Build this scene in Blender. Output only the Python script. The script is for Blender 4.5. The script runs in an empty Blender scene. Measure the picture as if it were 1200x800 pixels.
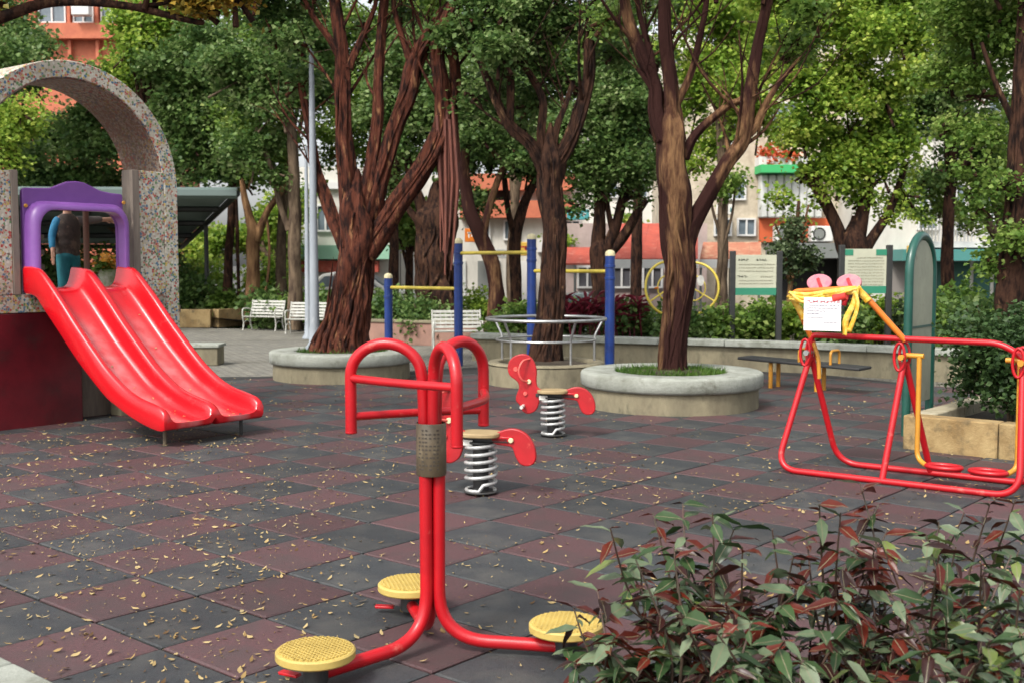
import bpy, bmesh, math, random
import numpy as np
from mathutils import Vector, noise, Matrix
R = math.radians
S = bpy.context.scene
COL = S.collection
random.seed(4)

# ------------------------------------------------------------------ camera, sky, sun, exposure
CAMH, FPX, PITCH = 1.515, 1320.0, 0.0682
cam = bpy.data.cameras.new('camera')
cam.sensor_width = 36.0
cam.lens = 36.0 * FPX / 1200.0
cam.clip_start, cam.clip_end = 0.05, 1500
cam.dof.use_dof = True
cam.dof.focus_distance = 6.0
cam.dof.aperture_fstop = 4.5
co = bpy.data.objects.new('camera', cam)
co.location = (0, 0, CAMH)
co.rotation_euler = (math.pi / 2 - PITCH, 0, 0)
COL.objects.link(co)
S.camera = co

SUN_EL, SUN_AZ = R(50), math.atan2(-0.42, -0.62)
w = bpy.data.worlds.new('World')
S.world = w
w.use_nodes = True
nt = w.node_tree
bg = nt.nodes['Background']
sky = nt.nodes.new('ShaderNodeTexSky')
sky.sky_type = 'NISHITA'
sky.sun_disc = False
sky.sun_elevation = SUN_EL
sky.sun_rotation = SUN_AZ
sky.dust_density = 4.0
sky.air_density = 1.0
hs = nt.nodes.new('ShaderNodeHueSaturation')
hs.inputs['Saturation'].default_value = 0.22
nt.links.new(sky.outputs[0], hs.inputs['Color'])
nt.links.new(hs.outputs[0], bg.inputs['Color'])
bg.inputs['Strength'].default_value = 0.15
sun = bpy.data.lights.new('sun', 'SUN')
sun.energy = 1.5
sun.angle = R(10)
sun.color = (1.0, 0.94, 0.85)
so = bpy.data.objects.new('sun', sun)
COL.objects.link(so)
sd = Vector((math.sin(SUN_AZ) * math.cos(SUN_EL), math.cos(SUN_AZ) * math.cos(SUN_EL), math.sin(SUN_EL)))
so.rotation_euler = sd.to_track_quat('Z', 'Y').to_euler()
S.view_settings.view_transform = 'Standard'
S.view_settings.look = 'None'
S.view_settings.gamma = 1.0
S.view_settings.exposure = 0.97

# ------------------------------------------------------------------ points
CP, SP = math.cos(PITCH), math.sin(PITCH)
def ray(u, v):
    x = (u - 600) / FPX; y = (400 - v) / FPX
    return Vector((x, CP + y * SP, -SP + y * CP))
def G(u, v, z=0.0):
    d = ray(u, v); return Vector((0, 0, CAMH)) + d * ((z - CAMH) / d.z)
def W(u, v, Y):
    d = ray(u, v); return Vector((0, 0, CAMH)) + d * (Y / d.y)
YAW = -0.7085
TI = Vector((math.cos(YAW), math.sin(YAW), 0)); TJ = Vector((-math.sin(YAW), math.cos(YAW), 0))
TO = Vector((-1.3808, 4.3391, 0))
UP = Vector((0, 0, 1))

# ------------------------------------------------------------------ materials
def M(name, c, rough=0.6, c2=None, scale=6.0, bump=0.0, bscale=40.0, metal=0.0, coat=0.0, c3=None, s3=1.2, t3=(0.5, 0.7), stretch=None, detail=5, rnd=0.0, lo=0.35, hi=0.65, spec=0.5):
    m = bpy.data.materials.new(name); m.use_nodes = True
    n = m.node_tree.nodes; l = m.node_tree.links
    b = n['Principled BSDF']
    b.inputs['Roughness'].default_value = rough
    b.inputs['Metallic'].default_value = metal
    b.inputs['Coat Weight'].default_value = coat
    b.inputs['Coat Roughness'].default_value = 0.15
    b.inputs['Specular IOR Level'].default_value = spec
    b.inputs['Base Color'].default_value = (*c, 1)
    tc = n.new('ShaderNodeTexCoord'); vec = tc.outputs['Object']
    if stretch:
        mp = n.new('ShaderNodeMapping'); mp.inputs['Scale'].default_value = stretch
        l.new(vec, mp.inputs['Vector']); vec = mp.outputs[0]
    out = None
    def ns(s, d=detail):
        t = n.new('ShaderNodeTexNoise'); t.inputs['Scale'].default_value = s; t.inputs['Detail'].default_value = d
        t.inputs['Roughness'].default_value = 0.65
        l.new(vec, t.inputs['Vector']); return t
    def mixc(fac, a, bcol):
        x = n.new('ShaderNodeMix'); x.data_type = 'RGBA'
        l.new(fac, x.inputs['Factor'])
        if a is None: x.inputs['A'].default_value = (*c, 1)
        else: l.new(a, x.inputs['A'])
        x.inputs['B'].default_value = (*bcol, 1)
        return x.outputs['Result']
    def ramp(src, lo_, hi_):
        r = n.new('ShaderNodeMapRange'); r.inputs['From Min'].default_value = lo_; r.inputs['From Max'].default_value = hi_
        l.new(src, r.inputs['Value']); return r.outputs[0]
    if c2: out = mixc(ramp(ns(scale).outputs[0], lo, hi), out, c2)
    if c3: out = mixc(ramp(ns(s3).outputs[0], *t3), out, c3)
    if rnd:
        oi = n.new('ShaderNodeObjectInfo')
        h = n.new('ShaderNodeHueSaturation')
        if out is None: h.inputs['Color'].default_value = (*c, 1)
        else: l.new(out, h.inputs['Color'])
        r = n.new('ShaderNodeMapRange'); r.inputs['To Min'].default_value = 1 - rnd; r.inputs['To Max'].default_value = 1 + rnd
        l.new(oi.outputs['Random'], r.inputs['Value']); l.new(r.outputs[0], h.inputs['Value'])
        out = h.outputs[0]
    if out is not None: l.new(out, b.inputs['Base Color'])
    if bump:
        bp = n.new('ShaderNodeBump'); bp.inputs['Strength'].default_value = bump; bp.inputs['Distance'].default_value = 0.02
        l.new(ns(bscale, 6).outputs[0], bp.inputs['Height']); l.new(bp.outputs[0], b.inputs['Normal'])
    return m

def MLEAF(name, cols, rough=0.45, trans=0.3, nscale=1.2, spec=.3):
    """leaf colours vary leaf by leaf, with older and younger growth in patches"""
    m = bpy.data.materials.new(name); m.use_nodes = True
    n = m.node_tree.nodes; l = m.node_tree.links
    b = n['Principled BSDF']; b.inputs['Roughness'].default_value = rough; b.inputs['Specular IOR Level'].default_value = spec
    g = n.new('ShaderNodeNewGeometry')
    tc = n.new('ShaderNodeTexCoord'); t = n.new('ShaderNodeTexNoise'); t.inputs['Scale'].default_value = nscale; t.inputs['Detail'].default_value = 3
    l.new(tc.outputs['Object'], t.inputs['Vector'])
    mx = n.new('ShaderNodeMath'); mx.operation = 'MULTIPLY_ADD'; mx.inputs[1].default_value = 0.55
    ad = n.new('ShaderNodeMapRange'); ad.inputs['From Min'].default_value = 0.3; ad.inputs['From Max'].default_value = 0.7; ad.inputs['To Max'].default_value = 0.45
    l.new(t.outputs[0], ad.inputs['Value']); l.new(g.outputs['Random Per Island'], mx.inputs[0]); l.new(ad.outputs[0], mx.inputs[2])
    cr = n.new('ShaderNodeValToRGB'); e = cr.color_ramp.elements
    e[0].position = 0.0; e[0].color = (*cols[0], 1); e[1].position = 1.0; e[1].color = (*cols[-1], 1)
    for k, c in enumerate(cols[1:-1]):
        x = e.new((k + 1) / (len(cols) - 1)); x.color = (*c, 1)
    l.new(mx.outputs[0], cr.inputs[0]); l.new(cr.outputs[0], b.inputs['Base Color'])
    tr = n.new('ShaderNodeBsdfTranslucent'); l.new(cr.outputs[0], tr.inputs['Color'])
    ms = n.new('ShaderNodeMixShader'); ms.inputs[0].default_value = trans
    o = n['Material Output']; l.new(b.outputs[0], ms.inputs[1]); l.new(tr.outputs[0], ms.inputs[2]); l.new(ms.outputs[0], o.inputs['Surface'])
    return m

def MTERRAZZO(name='terrazzo', base=(.46, .43, .35), dirt_shade=(.17, .13, .10), lo=.45, mx=.45, chips=.0):
    m = bpy.data.materials.new(name); m.use_nodes = True
    n = m.node_tree.nodes; l = m.node_tree.links; b = n['Principled BSDF']; b.inputs['Roughness'].default_value = 0.55
    tc = n.new('ShaderNodeTexCoord'); v = n.new('ShaderNodeTexVoronoi'); v.inputs['Scale'].default_value = 46
    l.new(tc.outputs['Object'], v.inputs['Vector'])
    sp = n.new('ShaderNodeSeparateColor'); l.new(v.outputs['Color'], sp.inputs[0])
    cr = n.new('ShaderNodeValToRGB'); cr.color_ramp.interpolation = 'CONSTANT'
    cs = [(.52, .48, .38), (.40, .05, .04), (.56, .53, .44), (.50, .36, .08), (.60, .57, .48), (.06, .16, .26), (.47, .43, .34), (.10, .22, .08), (.62, .60, .52), (.12, .09, .07), (.54, .50, .40), (.44, .16, .10)]
    e = cr.color_ramp.elements; e[0].color = (*cs[0], 1); e[1].position = 1 / 12; e[1].color = (*cs[1], 1)
    for k in range(2, 12): x = e.new(k / 12); x.color = (*cs[k], 1)
    l.new(sp.outputs[0], cr.inputs[0])
    v2 = n.new('ShaderNodeTexVoronoi'); v2.feature = 'DISTANCE_TO_EDGE'; v2.inputs['Scale'].default_value = 46
    l.new(tc.outputs['Object'], v2.inputs['Vector'])
    r = n.new('ShaderNodeMapRange'); r.inputs['From Min'].default_value = 0.02; r.inputs['From Max'].default_value = 0.09
    l.new(v2.outputs['Distance'], r.inputs['Value'])
    x = n.new('ShaderNodeMix'); x.data_type = 'RGBA'; x.inputs['A'].default_value = (*base, 1)
    l.new(r.outputs[0], x.inputs['Factor']); l.new(cr.outputs[0], x.inputs['B'])
    t = n.new('ShaderNodeTexNoise'); t.inputs['Scale'].default_value = 1.6; t.inputs['Detail'].default_value = 6; l.new(tc.outputs['Object'], t.inputs['Vector'])
    r2 = n.new('ShaderNodeMapRange'); r2.inputs['From Min'].default_value = lo; r2.inputs['From Max'].default_value = lo + .3; r2.inputs['To Min'].default_value = chips; r2.inputs['To Max'].default_value = mx
    l.new(t.outputs[0], r2.inputs['Value'])
    y = n.new('ShaderNodeMix'); y.data_type = 'RGBA'; y.inputs['B'].default_value = (*dirt_shade, 1)
    l.new(r2.outputs[0], y.inputs['Factor']); l.new(x.outputs['Result'], y.inputs['A']); l.new(y.outputs['Result'], b.inputs['Base Color'])
    return m

RED = M('red_paint', (.48, .006, .012), .38, c2=(.36, .005, .010), scale=5, coat=.15, spec=.4, c3=(.52, .10, .08), s3=11, t3=(.62, .76), bump=.06, bscale=120)
REDP = M('red_plastic', (.60, .004, .010), .26, c2=(.52, .005, .011), scale=3, coat=.35, c3=(.58, .07, .07), s3=6, t3=(.60, .85), spec=.5, bump=.03, bscale=40)
REDD = M('red_rider_panel', (.43, .009, .014), .42, c2=(.32, .008, .012), scale=6, c3=(.6, .09, .07), s3=17, t3=(.66, .78))
REDEDGE = M('pale_red_edge', (.70, .16, .12), .5, c2=(.6, .05, .05), scale=12)
PURP = M('purple_plastic', (.150, .040, .25), .35, c2=(.19, .06, .30), scale=3, coat=.2)
YEL = M('yellow_disc', (.50, .37, .10), .6, c2=(.40, .29, .075), scale=9, c3=(.25, .18, .06), s3=18, t3=(.62, .75))
YELP = M('yellow_paint', (.58, .27, .022), .45, c2=(.44, .19, .022), scale=8, c3=(.28, .13, .05), s3=16, t3=(.64, .74))
YELW = M('lemon_paint', (.66, .52, .07), .4, c2=(.5, .38, .05), scale=6)
ORG = M('orange_paint', (.66, .19, .015), .4, c2=(.52, .13, .015), scale=8)
TAPE = M('yellow_tape', (.74, .40, .03), .4, c2=(.78, .55, .12), scale=22, lo=.42, hi=.58, bump=.5, bscale=30)
BLUE = M('blue_paint', (.012, .045, .22), .35, c2=(.010, .03, .15), scale=6, coat=.3, c3=(.08, .12, .26), s3=12, t3=(.64, .74))
CREAM = M('cream_cap', (.62, .55, .33), .5)
STEEL = M('steel', (.55, .56, .55), .33, metal=.85, c2=(.4, .4, .39), scale=14)
GALV = M('galvanised_grey', (.30, .33, .36), .5, c2=(.24, .27, .30), scale=5, c3=(.38, .40, .42), s3=20, t3=(.55, .7), stretch=(1, 1, .25))
WHITE = M('white_paint', (.66, .65, .60), .5, c2=(.50, .49, .45), scale=14)
BENCHW = M('worn_white_paint', (.46, .46, .42), .6, c2=(.34, .34, .30), scale=9, c3=(.2, .18, .14), s3=16, t3=(.6, .75))
DARK = M('dark_metal', (.022, .024, .024), .5, c2=(.035, .035, .033), scale=8)
BLACK = M('black_rubber', (.02, .02, .02), .7)
GREENP = M('green_paint', (.012, .085, .062), .4, c2=(.010, .06, .045), scale=5, coat=.2)
PANEL = M('grey_green_panel', (.33, .34, .25), .6, c2=(.26, .27, .20), scale=4, c3=(.2, .19, .14), s3=10, t3=(.6, .75))
CONC = M('concrete_light', (.30, .315, .275), .9, c2=(.185, .195, .16), scale=4, bump=.4, bscale=50, c3=(.12, .12, .09), s3=6, t3=(.55, .74), lo=.4, hi=.7)
CONCD = M('concrete_stained', (.25, .22, .14), .9, c2=(.15, .13, .085), scale=3.5, bump=.3, bscale=50, c3=(.09, .085, .055), s3=9, t3=(.55, .75), stretch=(1, 1, .45))
CONCT = M('concrete_trim', (.24, .20, .16), .85, c2=(.17, .14, .115), scale=6, bump=.2, bscale=60, stretch=(4, 4, .6))
TAN = M('tan_block', (.36, .26, .12), .9, c2=(.22, .14, .055), scale=4, bump=.4, bscale=45, c3=(.10, .075, .04), s3=7, t3=(.52, .72), rnd=.12)
TANL = M('tan_block_pale', (.40, .36, .26), .9, c2=(.30, .26, .17), scale=5, bump=.3, bscale=55, c3=(.2, .17, .1), s3=9, t3=(.55, .75), rnd=.08)
PINKW = M('dusty_pink_wall', (.30, .17, .13), .9, c2=(.22, .13, .10), scale=4, bump=.2)
REDWALL = M('dark_red_wall', (.15, .011, .018), .30, c2=(.07, .008, .012), scale=2.2, coat=.25, c3=(.06, .02, .02), s3=5, t3=(.55, .75))
TERR = MTERRAZZO()
SOFF = MTERRAZZO('shaded_brown_soffit', (.22, .13, .09), (.12, .06, .04), .35, .85, .5)  # darker terrazzo copy: brown tone plus shade under the arch put into colour
JOINT = M('tile_joint', (.018, .017, .016), .95)
TRED = M('rubber_red', (.090, .041, .044), .62, c2=(.056, .028, .030), scale=75, bump=.35, bscale=220, c3=(.052, .036, .036), s3=3.2, t3=(.45, .72), rnd=.2, detail=3, spec=.5)
TGRY = M('rubber_grey', (.036, .041, .045), .62, c2=(.022, .024, .026), scale=75, bump=.35, bscale=220, c3=(.060, .059, .055), s3=3.2, t3=(.45, .72), rnd=.2, detail=3, spec=.5)
PLATE = M('weathered_plate', (.115, .085, .05), .55, c2=(.07, .055, .035), scale=22, c3=(.2, .16, .1), s3=30, t3=(.6, .75), stretch=(1, 1, .4))
SOIL = M('soil', (.055, .040, .024), .95, c2=(.03, .022, .014), scale=7, bump=.6, bscale=30)
BARKR = M('bark_red_brown', (.092, .029, .017), .92, c2=(.014, .006, .005), scale=16, bump=1.0, bscale=34, c3=(.24, .115, .055), s3=11, t3=(.59, .70), stretch=(1, 1, .24), lo=.42, hi=.60, spec=.15)
BARKD = M('bark_dark', (.055, .026, .016), .92, c2=(.011, .006, .005), scale=15, bump=1.0, bscale=34, c3=(.15, .085, .045), s3=10, t3=(.60, .70), stretch=(1, 1, .3), lo=.42, hi=.60, spec=.15)
BARKT = M('bark_tan', (.25, .145, .070), .92, c2=(.11, .056, .028), scale=9, bump=1.0, bscale=30, c3=(.035, .016, .011), s3=2.0, t3=(.49, .58), stretch=(1, 1, .2), lo=.38, hi=.62, spec=.15)
BARKF = M('bark_forked', (.20, .110, .052), .92, c2=(.06, .026, .015), scale=10, bump=1.0, bscale=30, c3=(.028, .010, .008), s3=1.6, t3=(.40, .50), stretch=(1.6, 1.6, .35), lo=.38, hi=.62, spec=.15)
BARKG = M('bark_grey_brown', (.16, .115, .075), .92, c2=(.05, .034, .024), scale=9, bump=.9, bscale=30, stretch=(1, 1, .25), lo=.38, hi=.62, spec=.15)
LFD = MLEAF('leaf_dark', [(.020, .050, .014), (.070, .140, .034), (.155, .240, .065), (.36, .42, .20)], .5, .42)
LFX = MLEAF('leaf_bush', [(.012, .028, .010), (.032, .068, .020), (.062, .115, .034), (.14, .19, .075)], .5, .3)
LFM = MLEAF('leaf_mid', [(.028, .066, .012), (.100, .190, .032), (.22, .33, .065), (.44, .50, .17)], .5, .44)
LFB = MLEAF('leaf_bright', [(.045, .105, .014), (.15, .27, .032), (.33, .45, .065), (.62, .64, .14)], .52, .45)
LFY = MLEAF('leaf_yellow_green', [(.09, .11, .014), (.20, .17, .025), (.38, .23, .025), (.42, .31, .06)], .55, .4)
LFG = MLEAF('leaf_grey_green', [(.020, .040, .016), (.048, .080, .032), (.10, .14, .06), (.19, .23, .12)], .5)
LFR = MLEAF('leaf_cordyline', [(.03, .012, .014), (.13, .018, .03), (.24, .03, .05), (.03, .06, .02)], .4)
GRASS = MLEAF('grass_blade', [(.02, .06, .008), (.06, .13, .015), (.12, .2, .03)], .5)
DRY = MLEAF('dry_leaf', [(.02, .013, .008), (.10, .055, .022), (.30, .20, .075), (.42, .32, .15), (.28, .22, .11), (.52, .44, .26)], .7, .1)

# ------------------------------------------------------------------ mesh builder
def origin(o):
    p = Vector((0, 0, 0))
    while o is not None:
        p = p + o.location; o = o.parent
    return p

class MB:
    def __init__(s): s.v = []; s.f = []
    def add(s, vs, fs):
        k = len(s.v); s.v += [Vector(x) for x in vs]; s.f += [tuple(i + k for i in f) for f in fs]; return s
    def box(s, c, size, ax=None):
        c = Vector(c); a = ax or (Vector((1, 0, 0)), Vector((0, 1, 0)), UP); h = [x / 2 for x in size]
        vs = [c + a[0] * (h[0] * i) + a[1] * (h[1] * j) + a[2] * (h[2] * k) for i in (-1, 1) for j in (-1, 1) for k in (-1, 1)]
        return s.add(vs, [(0, 1, 3, 2), (4, 6, 7, 5), (0, 4, 5, 1), (2, 3, 7, 6), (0, 2, 6, 4), (1, 5, 7, 3)])
    def tube(s, pts, r, n=10, caps=True, ref=None, fl=None, close=False):
        pts = [Vector(p) for p in pts]; m = len(pts)
        rs = r if isinstance(r, (list, tuple)) else [r] * m
        k0 = len(s.v); prev = None
        for i, p in enumerate(pts):
            if close: t = (pts[(i + 1) % m] - pts[i - 1])
            else: t = (pts[min(i + 1, m - 1)] - pts[max(i - 1, 0)])
            t.normalize()
            if prev is None:
                a = ref or (Vector((0, 0, 1)) if abs(t.z) < .9 else Vector((1, 0, 0)))
            else: a = prev
            a = (a - t * a.dot(t)); a.normalize(); prev = a
            b = t.cross(a)
            for q in range(n):
                th = 2 * math.pi * q / n
                rr = rs[i] * (fl(i, th, p) if fl else 1)
                s.v.append(p + a * (rr * math.cos(th)) + b * (rr * math.sin(th)))
        mm = m if close else m - 1
        for i in range(mm):
            for q in range(n):
                A = k0 + i * n; B = k0 + ((i + 1) % m) * n
                s.f.append((A + q, A + (q + 1) % n, B + (q + 1) % n, B + q))
        if caps and not close:
            s.f.append(tuple(k0 + q for q in reversed(range(n)))); s.f.append(tuple(k0 + (m - 1) * n + q for q in range(n)))
        return s
    def lathe(s, c, prof, n=48, axis=None, ang=2 * math.pi):
        c = Vector(c); k0 = len(s.v); z = (axis or UP).normalized()
        x = Vector((1, 0, 0)) if abs(z.x) < .9 else Vector((0, 1, 0)); x = (x - z * x.dot(z)).normalized(); y = z.cross(x)
        for (r, h) in prof:
            for q in range(n):
                th = ang * q / n
                s.v.append(c + z * h + (x * math.cos(th) + y * math.sin(th)) * r)
        for i in range(len(prof) - 1):
            for q in range(n):
                s.f.append((k0 + i * n + q, k0 + i * n + (q + 1) % n, k0 + (i + 1) * n + (q + 1) % n, k0 + (i + 1) * n + q))
        return s
    def disc(s, c, r, h, n=32, axis=None, bev=.004):
        s.lathe(c, [(0.0005, 0), (r - bev, 0), (r, bev), (r, h - bev), (r - bev, h), (0.0005, h)], n, axis); return s
    def prism(s, poly, d, o, ax, az):
        """2-D outline poly in (ax, az) at o, thickness d along ax x az, centred"""
        nn = ax.cross(az).normalized(); k = len(poly)
        f = [o + ax * a + az * b - nn * (d / 2) for a, b in poly]; g = [p + nn * d for p in f]
        return s.add(f + g, [tuple(reversed(range(k))), tuple(range(k, 2 * k))] + [(i, (i + 1) % k, k + (i + 1) % k, k + i) for i in range(k)])
    def build(s, name, mat, parent=None, smooth=40, bevel=0.0, seg=2, loc=None):
        me = bpy.data.meshes.new(name)
        if loc is None: og = origin(parent) if parent else Vector((0, 0, 0))
        else: og = Vector(loc)
        me.from_pydata([tuple(p - og) for p in s.v], [], s.f)
        me.materials.append(mat)
        bm = bmesh.new(); bm.from_mesh(me); bmesh.ops.recalc_face_normals(bm, faces=bm.faces); bm.to_mesh(me); bm.free()
        if smooth:
            me.polygons.foreach_set('use_smooth', [True] * len(me.polygons)); me.set_sharp_from_angle(angle=R(smooth))
        o = bpy.data.objects.new(name, me); COL.objects.link(o)
        if parent: o.parent = parent
        elif loc is not None: o.location = og
        if bevel:
            b = o.modifiers.new('bevel', 'BEVEL'); b.width = bevel; b.segments = seg; b.limit_method = 'ANGLE'; b.angle_limit = R(35)
        return o

def tag(o, label=None, cat=None, group=None, kind=None):
    if label: o['label'] = label
    if cat: o['category'] = cat
    if group: o['group'] = group
    if kind: o['kind'] = kind
    return o
def thing(name, label, cat, loc=(0, 0, 0), group=None):
    o = bpy.data.objects.new(name, None); COL.objects.link(o); o.location = loc; o.empty_display_size = .2
    return tag(o, label, cat, group)
def kids(o): return [c for c in bpy.data.objects if c.parent == o]
def copy_tree(o, parent=None):
    c = o.copy(); COL.objects.link(c); c.parent = parent
    for ch in kids(o): copy_tree(ch, c)
    return c
def smoothpath(pts, k=6, close=False):
    pts = [Vector(p) for p in pts]; out = []; n = len(pts)
    rng = range(n if close else n - 1)
    for i in rng:
        if close: a, b, c, d = pts[i - 1], pts[i], pts[(i + 1) % n], pts[(i + 2) % n]
        else: a, b, c, d = pts[max(i - 1, 0)], pts[i], pts[i + 1], pts[min(i + 2, n - 1)]
        for q in range(k):
            t = q / k
            out.append(.5 * ((2 * b) + (c - a) * t + (2 * a - 5 * b + 4 * c - d) * t * t + (3 * b - a - 3 * c + d) * t ** 3))
    if not close: out.append(pts[-1])
    return out
def fillet(pts, r, k=6):
    """polyline with rounded corners"""
    pts = [Vector(p) for p in pts]; out = [pts[0]]
    rr = r if isinstance(r, (list, tuple)) else [r] * len(pts)
    for i in range(1, len(pts) - 1):
        p = pts[i]; a = pts[i - 1] - p; b = pts[i + 1] - p
        d = min(rr[i], a.length * .48, b.length * .48)
        A = p + a.normalized() * d; B = p + b.normalized() * d
        for q in range(k + 1):
            t = q / k; out.append(A * (1 - t) ** 2 + p * (2 * t * (1 - t)) + B * t * t)
    out.append(pts[-1]); return out

def raw_mesh(name, verts, faces_flat, nper, mat, parent=None):
    """fast mesh from numpy arrays, all faces with nper corners"""
    me = bpy.data.meshes.new(name)
    og = np.array(origin(parent)) if parent else np.zeros(3)
    v = (verts - og).astype(np.float32); nf = len(faces_flat) // nper
    me.vertices.add(len(v)); me.vertices.foreach_set('co', v.ravel())
    me.loops.add(len(faces_flat)); me.loops.foreach_set('vertex_index', faces_flat.astype(np.int32))
    me.polygons.add(nf); me.polygons.foreach_set('loop_start', np.arange(0, nf * nper, nper, dtype=np.int32))
    me.update(calc_edges=True); me.materials.append(mat)
    o = bpy.data.objects.new(name, me); COL.objects.link(o)
    if parent: o.parent = parent
    return o

def leaves(name, clumps, n, size, mat, parent, seed=0, per=9, spread=.13, droop=.25, flat=.8, wid=.42, bias=.45, upn=.9, sub=0):
    """n leaves in twig tufts through a set of ellipsoid clumps (x, y, z, r)"""
    rg = np.random.default_rng(seed); cl = np.array(clumps, float)
    if sub:
        out = []
        for c in cl:
            k = sub if c[3] > .5 else max(3, sub // 2)
            d0 = rg.normal(size=(k, 3)); d0 /= np.linalg.norm(d0, axis=1)[:, None]
            q = np.empty((k, 4)); q[:, :3] = c[:3] + d0 * (rg.random(k) ** .5 * c[3] * .85)[:, None] * np.array([1, 1, flat]); q[:, 3] = c[3] * rg.uniform(.26, .46, k); out.append(q)
        cl = np.concatenate(out)
    wgt = cl[:, 3] ** 2; wgt /= wgt.sum()
    nt_ = max(1, n // per)
    ci = rg.choice(len(cl), nt_, p=wgt)
    d = rg.normal(size=(nt_, 3)); d[:, 2] += .45 if sub else 0; d /= np.linalg.norm(d, axis=1)[:, None]
    rad = rg.random(nt_) ** bias
    # lumpy outline
    lump = 1 + .22 * np.sin(d[:, 0] * 5 + ci * 1.7) * np.sin(d[:, 1] * 4 + ci) + .16 * rg.normal(size=nt_)
    tw = cl[ci, :3] + d * (rad * lump * cl[ci, 3])[:, None] * np.array([1, 1, flat])
    p = np.repeat(tw, per, 0) + rg.normal(size=(nt_ * per, 3)) * spread * np.array([1, 1, .7])
    outd = np.repeat(d, per, 0)
    N = len(p)
    di = rg.normal(size=(N, 3)) + outd * .6; di[:, 2] = di[:, 2] * .45 - droop; di /= np.linalg.norm(di, axis=1)[:, None]
    no = rg.normal(size=(N, 3)) * .75 + np.array([0, 0, upn]); sd_ = np.cross(di, no); sd_ /= (np.linalg.norm(sd_, axis=1)[:, None] + 1e-6)
    nn = np.cross(sd_, di)
    L = size * (.65 + .7 * rg.random(N))[:, None]; Wd = L * wid
    v = np.empty((N, 4, 3)); v[:, 0] = p; v[:, 2] = p + di * L - nn * L * .08
    v[:, 1] = p + di * L * .45 + sd_ * Wd + nn * Wd * .25; v[:, 3] = p + di * L * .45 - sd_ * Wd + nn * Wd * .25
    b = (np.arange(N) * 4)[:, None]
    f = (b + np.array([0, 1, 2, 0, 2, 3])).ravel()
    return raw_mesh(name, v.reshape(-1, 3), f, 3, mat, parent)

# ------------------------------------------------------------------ the ground
def sm(a, b, x):
    t = min(1, max(0, (x - a) / (b - a))); return t * t * (3 - 2 * t)
def gz(x, y): return -.05 - sm(25, 31, y) * (.15 + 1.0 * sm(-3, 6, x))
xs = [-400, -150, -70, -40, -28, -20, -16, -12, -9, -6, -4, -2, 0, 2, 4, 6, 8, 10, 13, 16, 20, 28, 40, 70, 150, 400]
ys = [-60, -20, -5, 5, 12, 18, 22, 24, 25, 26, 27, 28, 29, 30, 31, 32, 36, 42, 60, 120, 300, 900]
g = MB(); g.add([(x, y, gz(x, y)) for y in ys for x in xs], [(j * len(xs) + i, j * len(xs) + i + 1, (j + 1) * len(xs) + i + 1, (j + 1) * len(xs) + i) for j in range(len(ys) - 1) for i in range(len(xs) - 1)])
GROUND = M('street_asphalt', (.075, .072, .066), .9, c2=(.055, .053, .05), scale=4, bump=.2, c3=(.11, .10, .085), s3=.8)
tag(g.build('ground', GROUND, smooth=0), kind='structure')

# paving beyond the rubber: small setts in the material
PAV = M('paving_setts', (.23, .225, .195), .9, c2=(.16, .155, .135), scale=5, bump=.3, c3=(.12, .115, .095), s3=1.0, t3=(.5, .7))
def add_setts(m, sc):
    n = m.node_tree.nodes; l = m.node_tree.links; b = n['Principled BSDF']
    src = b.inputs['Base Color'].links[0].from_socket
    tc = n.new('ShaderNodeTexCoord'); mp = n.new('ShaderNodeMapping'); mp.inputs['Rotation'].default_value = (0, 0, .35)
    l.new(tc.outputs['Object'], mp.inputs[0])
    br = n.new('ShaderNodeTexBrick'); br.inputs['Scale'].default_value = sc; br.inputs['Mortar Size'].default_value = .035
    br.inputs['Color1'].default_value = (.8, .8, .8, 1); br.inputs['Color2'].default_value = (1.15, 1.12, 1.05, 1); br.inputs['Mortar'].default_value = (.42, .4, .38, 1)
    l.new(mp.outputs[0], br.inputs['Vector'])
    mx = n.new('ShaderNodeMix'); mx.data_type = 'RGBA'; mx.blend_type = 'MULTIPLY'; mx.inputs['Factor'].default_value = 1
    l.new(src, mx.inputs['A']); l.new(br.outputs[0], mx.inputs['B']); l.new(mx.outputs['Result'], b.inputs['Base Color'])
add_setts(PAV, 2.6)
pv = MB(); pv.add([(-14, 12, -.006), (9, 8, -.006), (9, 18, -.006), (2, 24.5, -.006), (-14, 28.5, -.006)], [(0, 1, 2, 3, 4)])
tag(pv.build('paving', PAV, smooth=0), kind='structure')

def clip(poly, a, b):
    """keep the part of poly to the left of a->b"""
    out = []; dx, dy = b[0] - a[0], b[1] - a[1]
    def sd2(p): return dx * (p[1] - a[1]) - dy * (p[0] - a[0])
    for i in range(len(poly)):
        p, q = poly[i], poly[(i + 1) % len(poly)]; sp_, sq = sd2(p), sd2(q)
        if sp_ >= 0: out.append(p)
        if (sp_ >= 0) != (sq >= 0):
            t = sp_ / (sp_ - sq); out.append((p[0] + (q[0] - p[0]) * t, p[1] + (q[1] - p[1]) * t))
    return out
FARB = [(9.5, 10.2), (5.45, 13.75), (3.75, 16.3), (-.4, 16.7), (-2.6, 15.3), (-11, 14.7)]
LIM = [(tuple((TO - TJ * .5)[:2]), tuple((TO - TJ * .5 + TI)[:2]))] + [(FARB[i], FARB[i + 1]) for i in (0, 1, 3, 4)]
rub = [(-11, -2), (9.5, -2), (9.5, 10.2), (5.45, 13.75), (3.75, 16.3), (-.4, 16.7), (-2.6, 15.3), (-11, 14.7)]
fl = MB(); fl.add([(x, y, 0) for x, y in rub], [tuple(range(len(rub)))])
floor = tag(fl.build('rubber_floor', JOINT, smooth=0), kind='structure')
tiles = []
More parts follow.
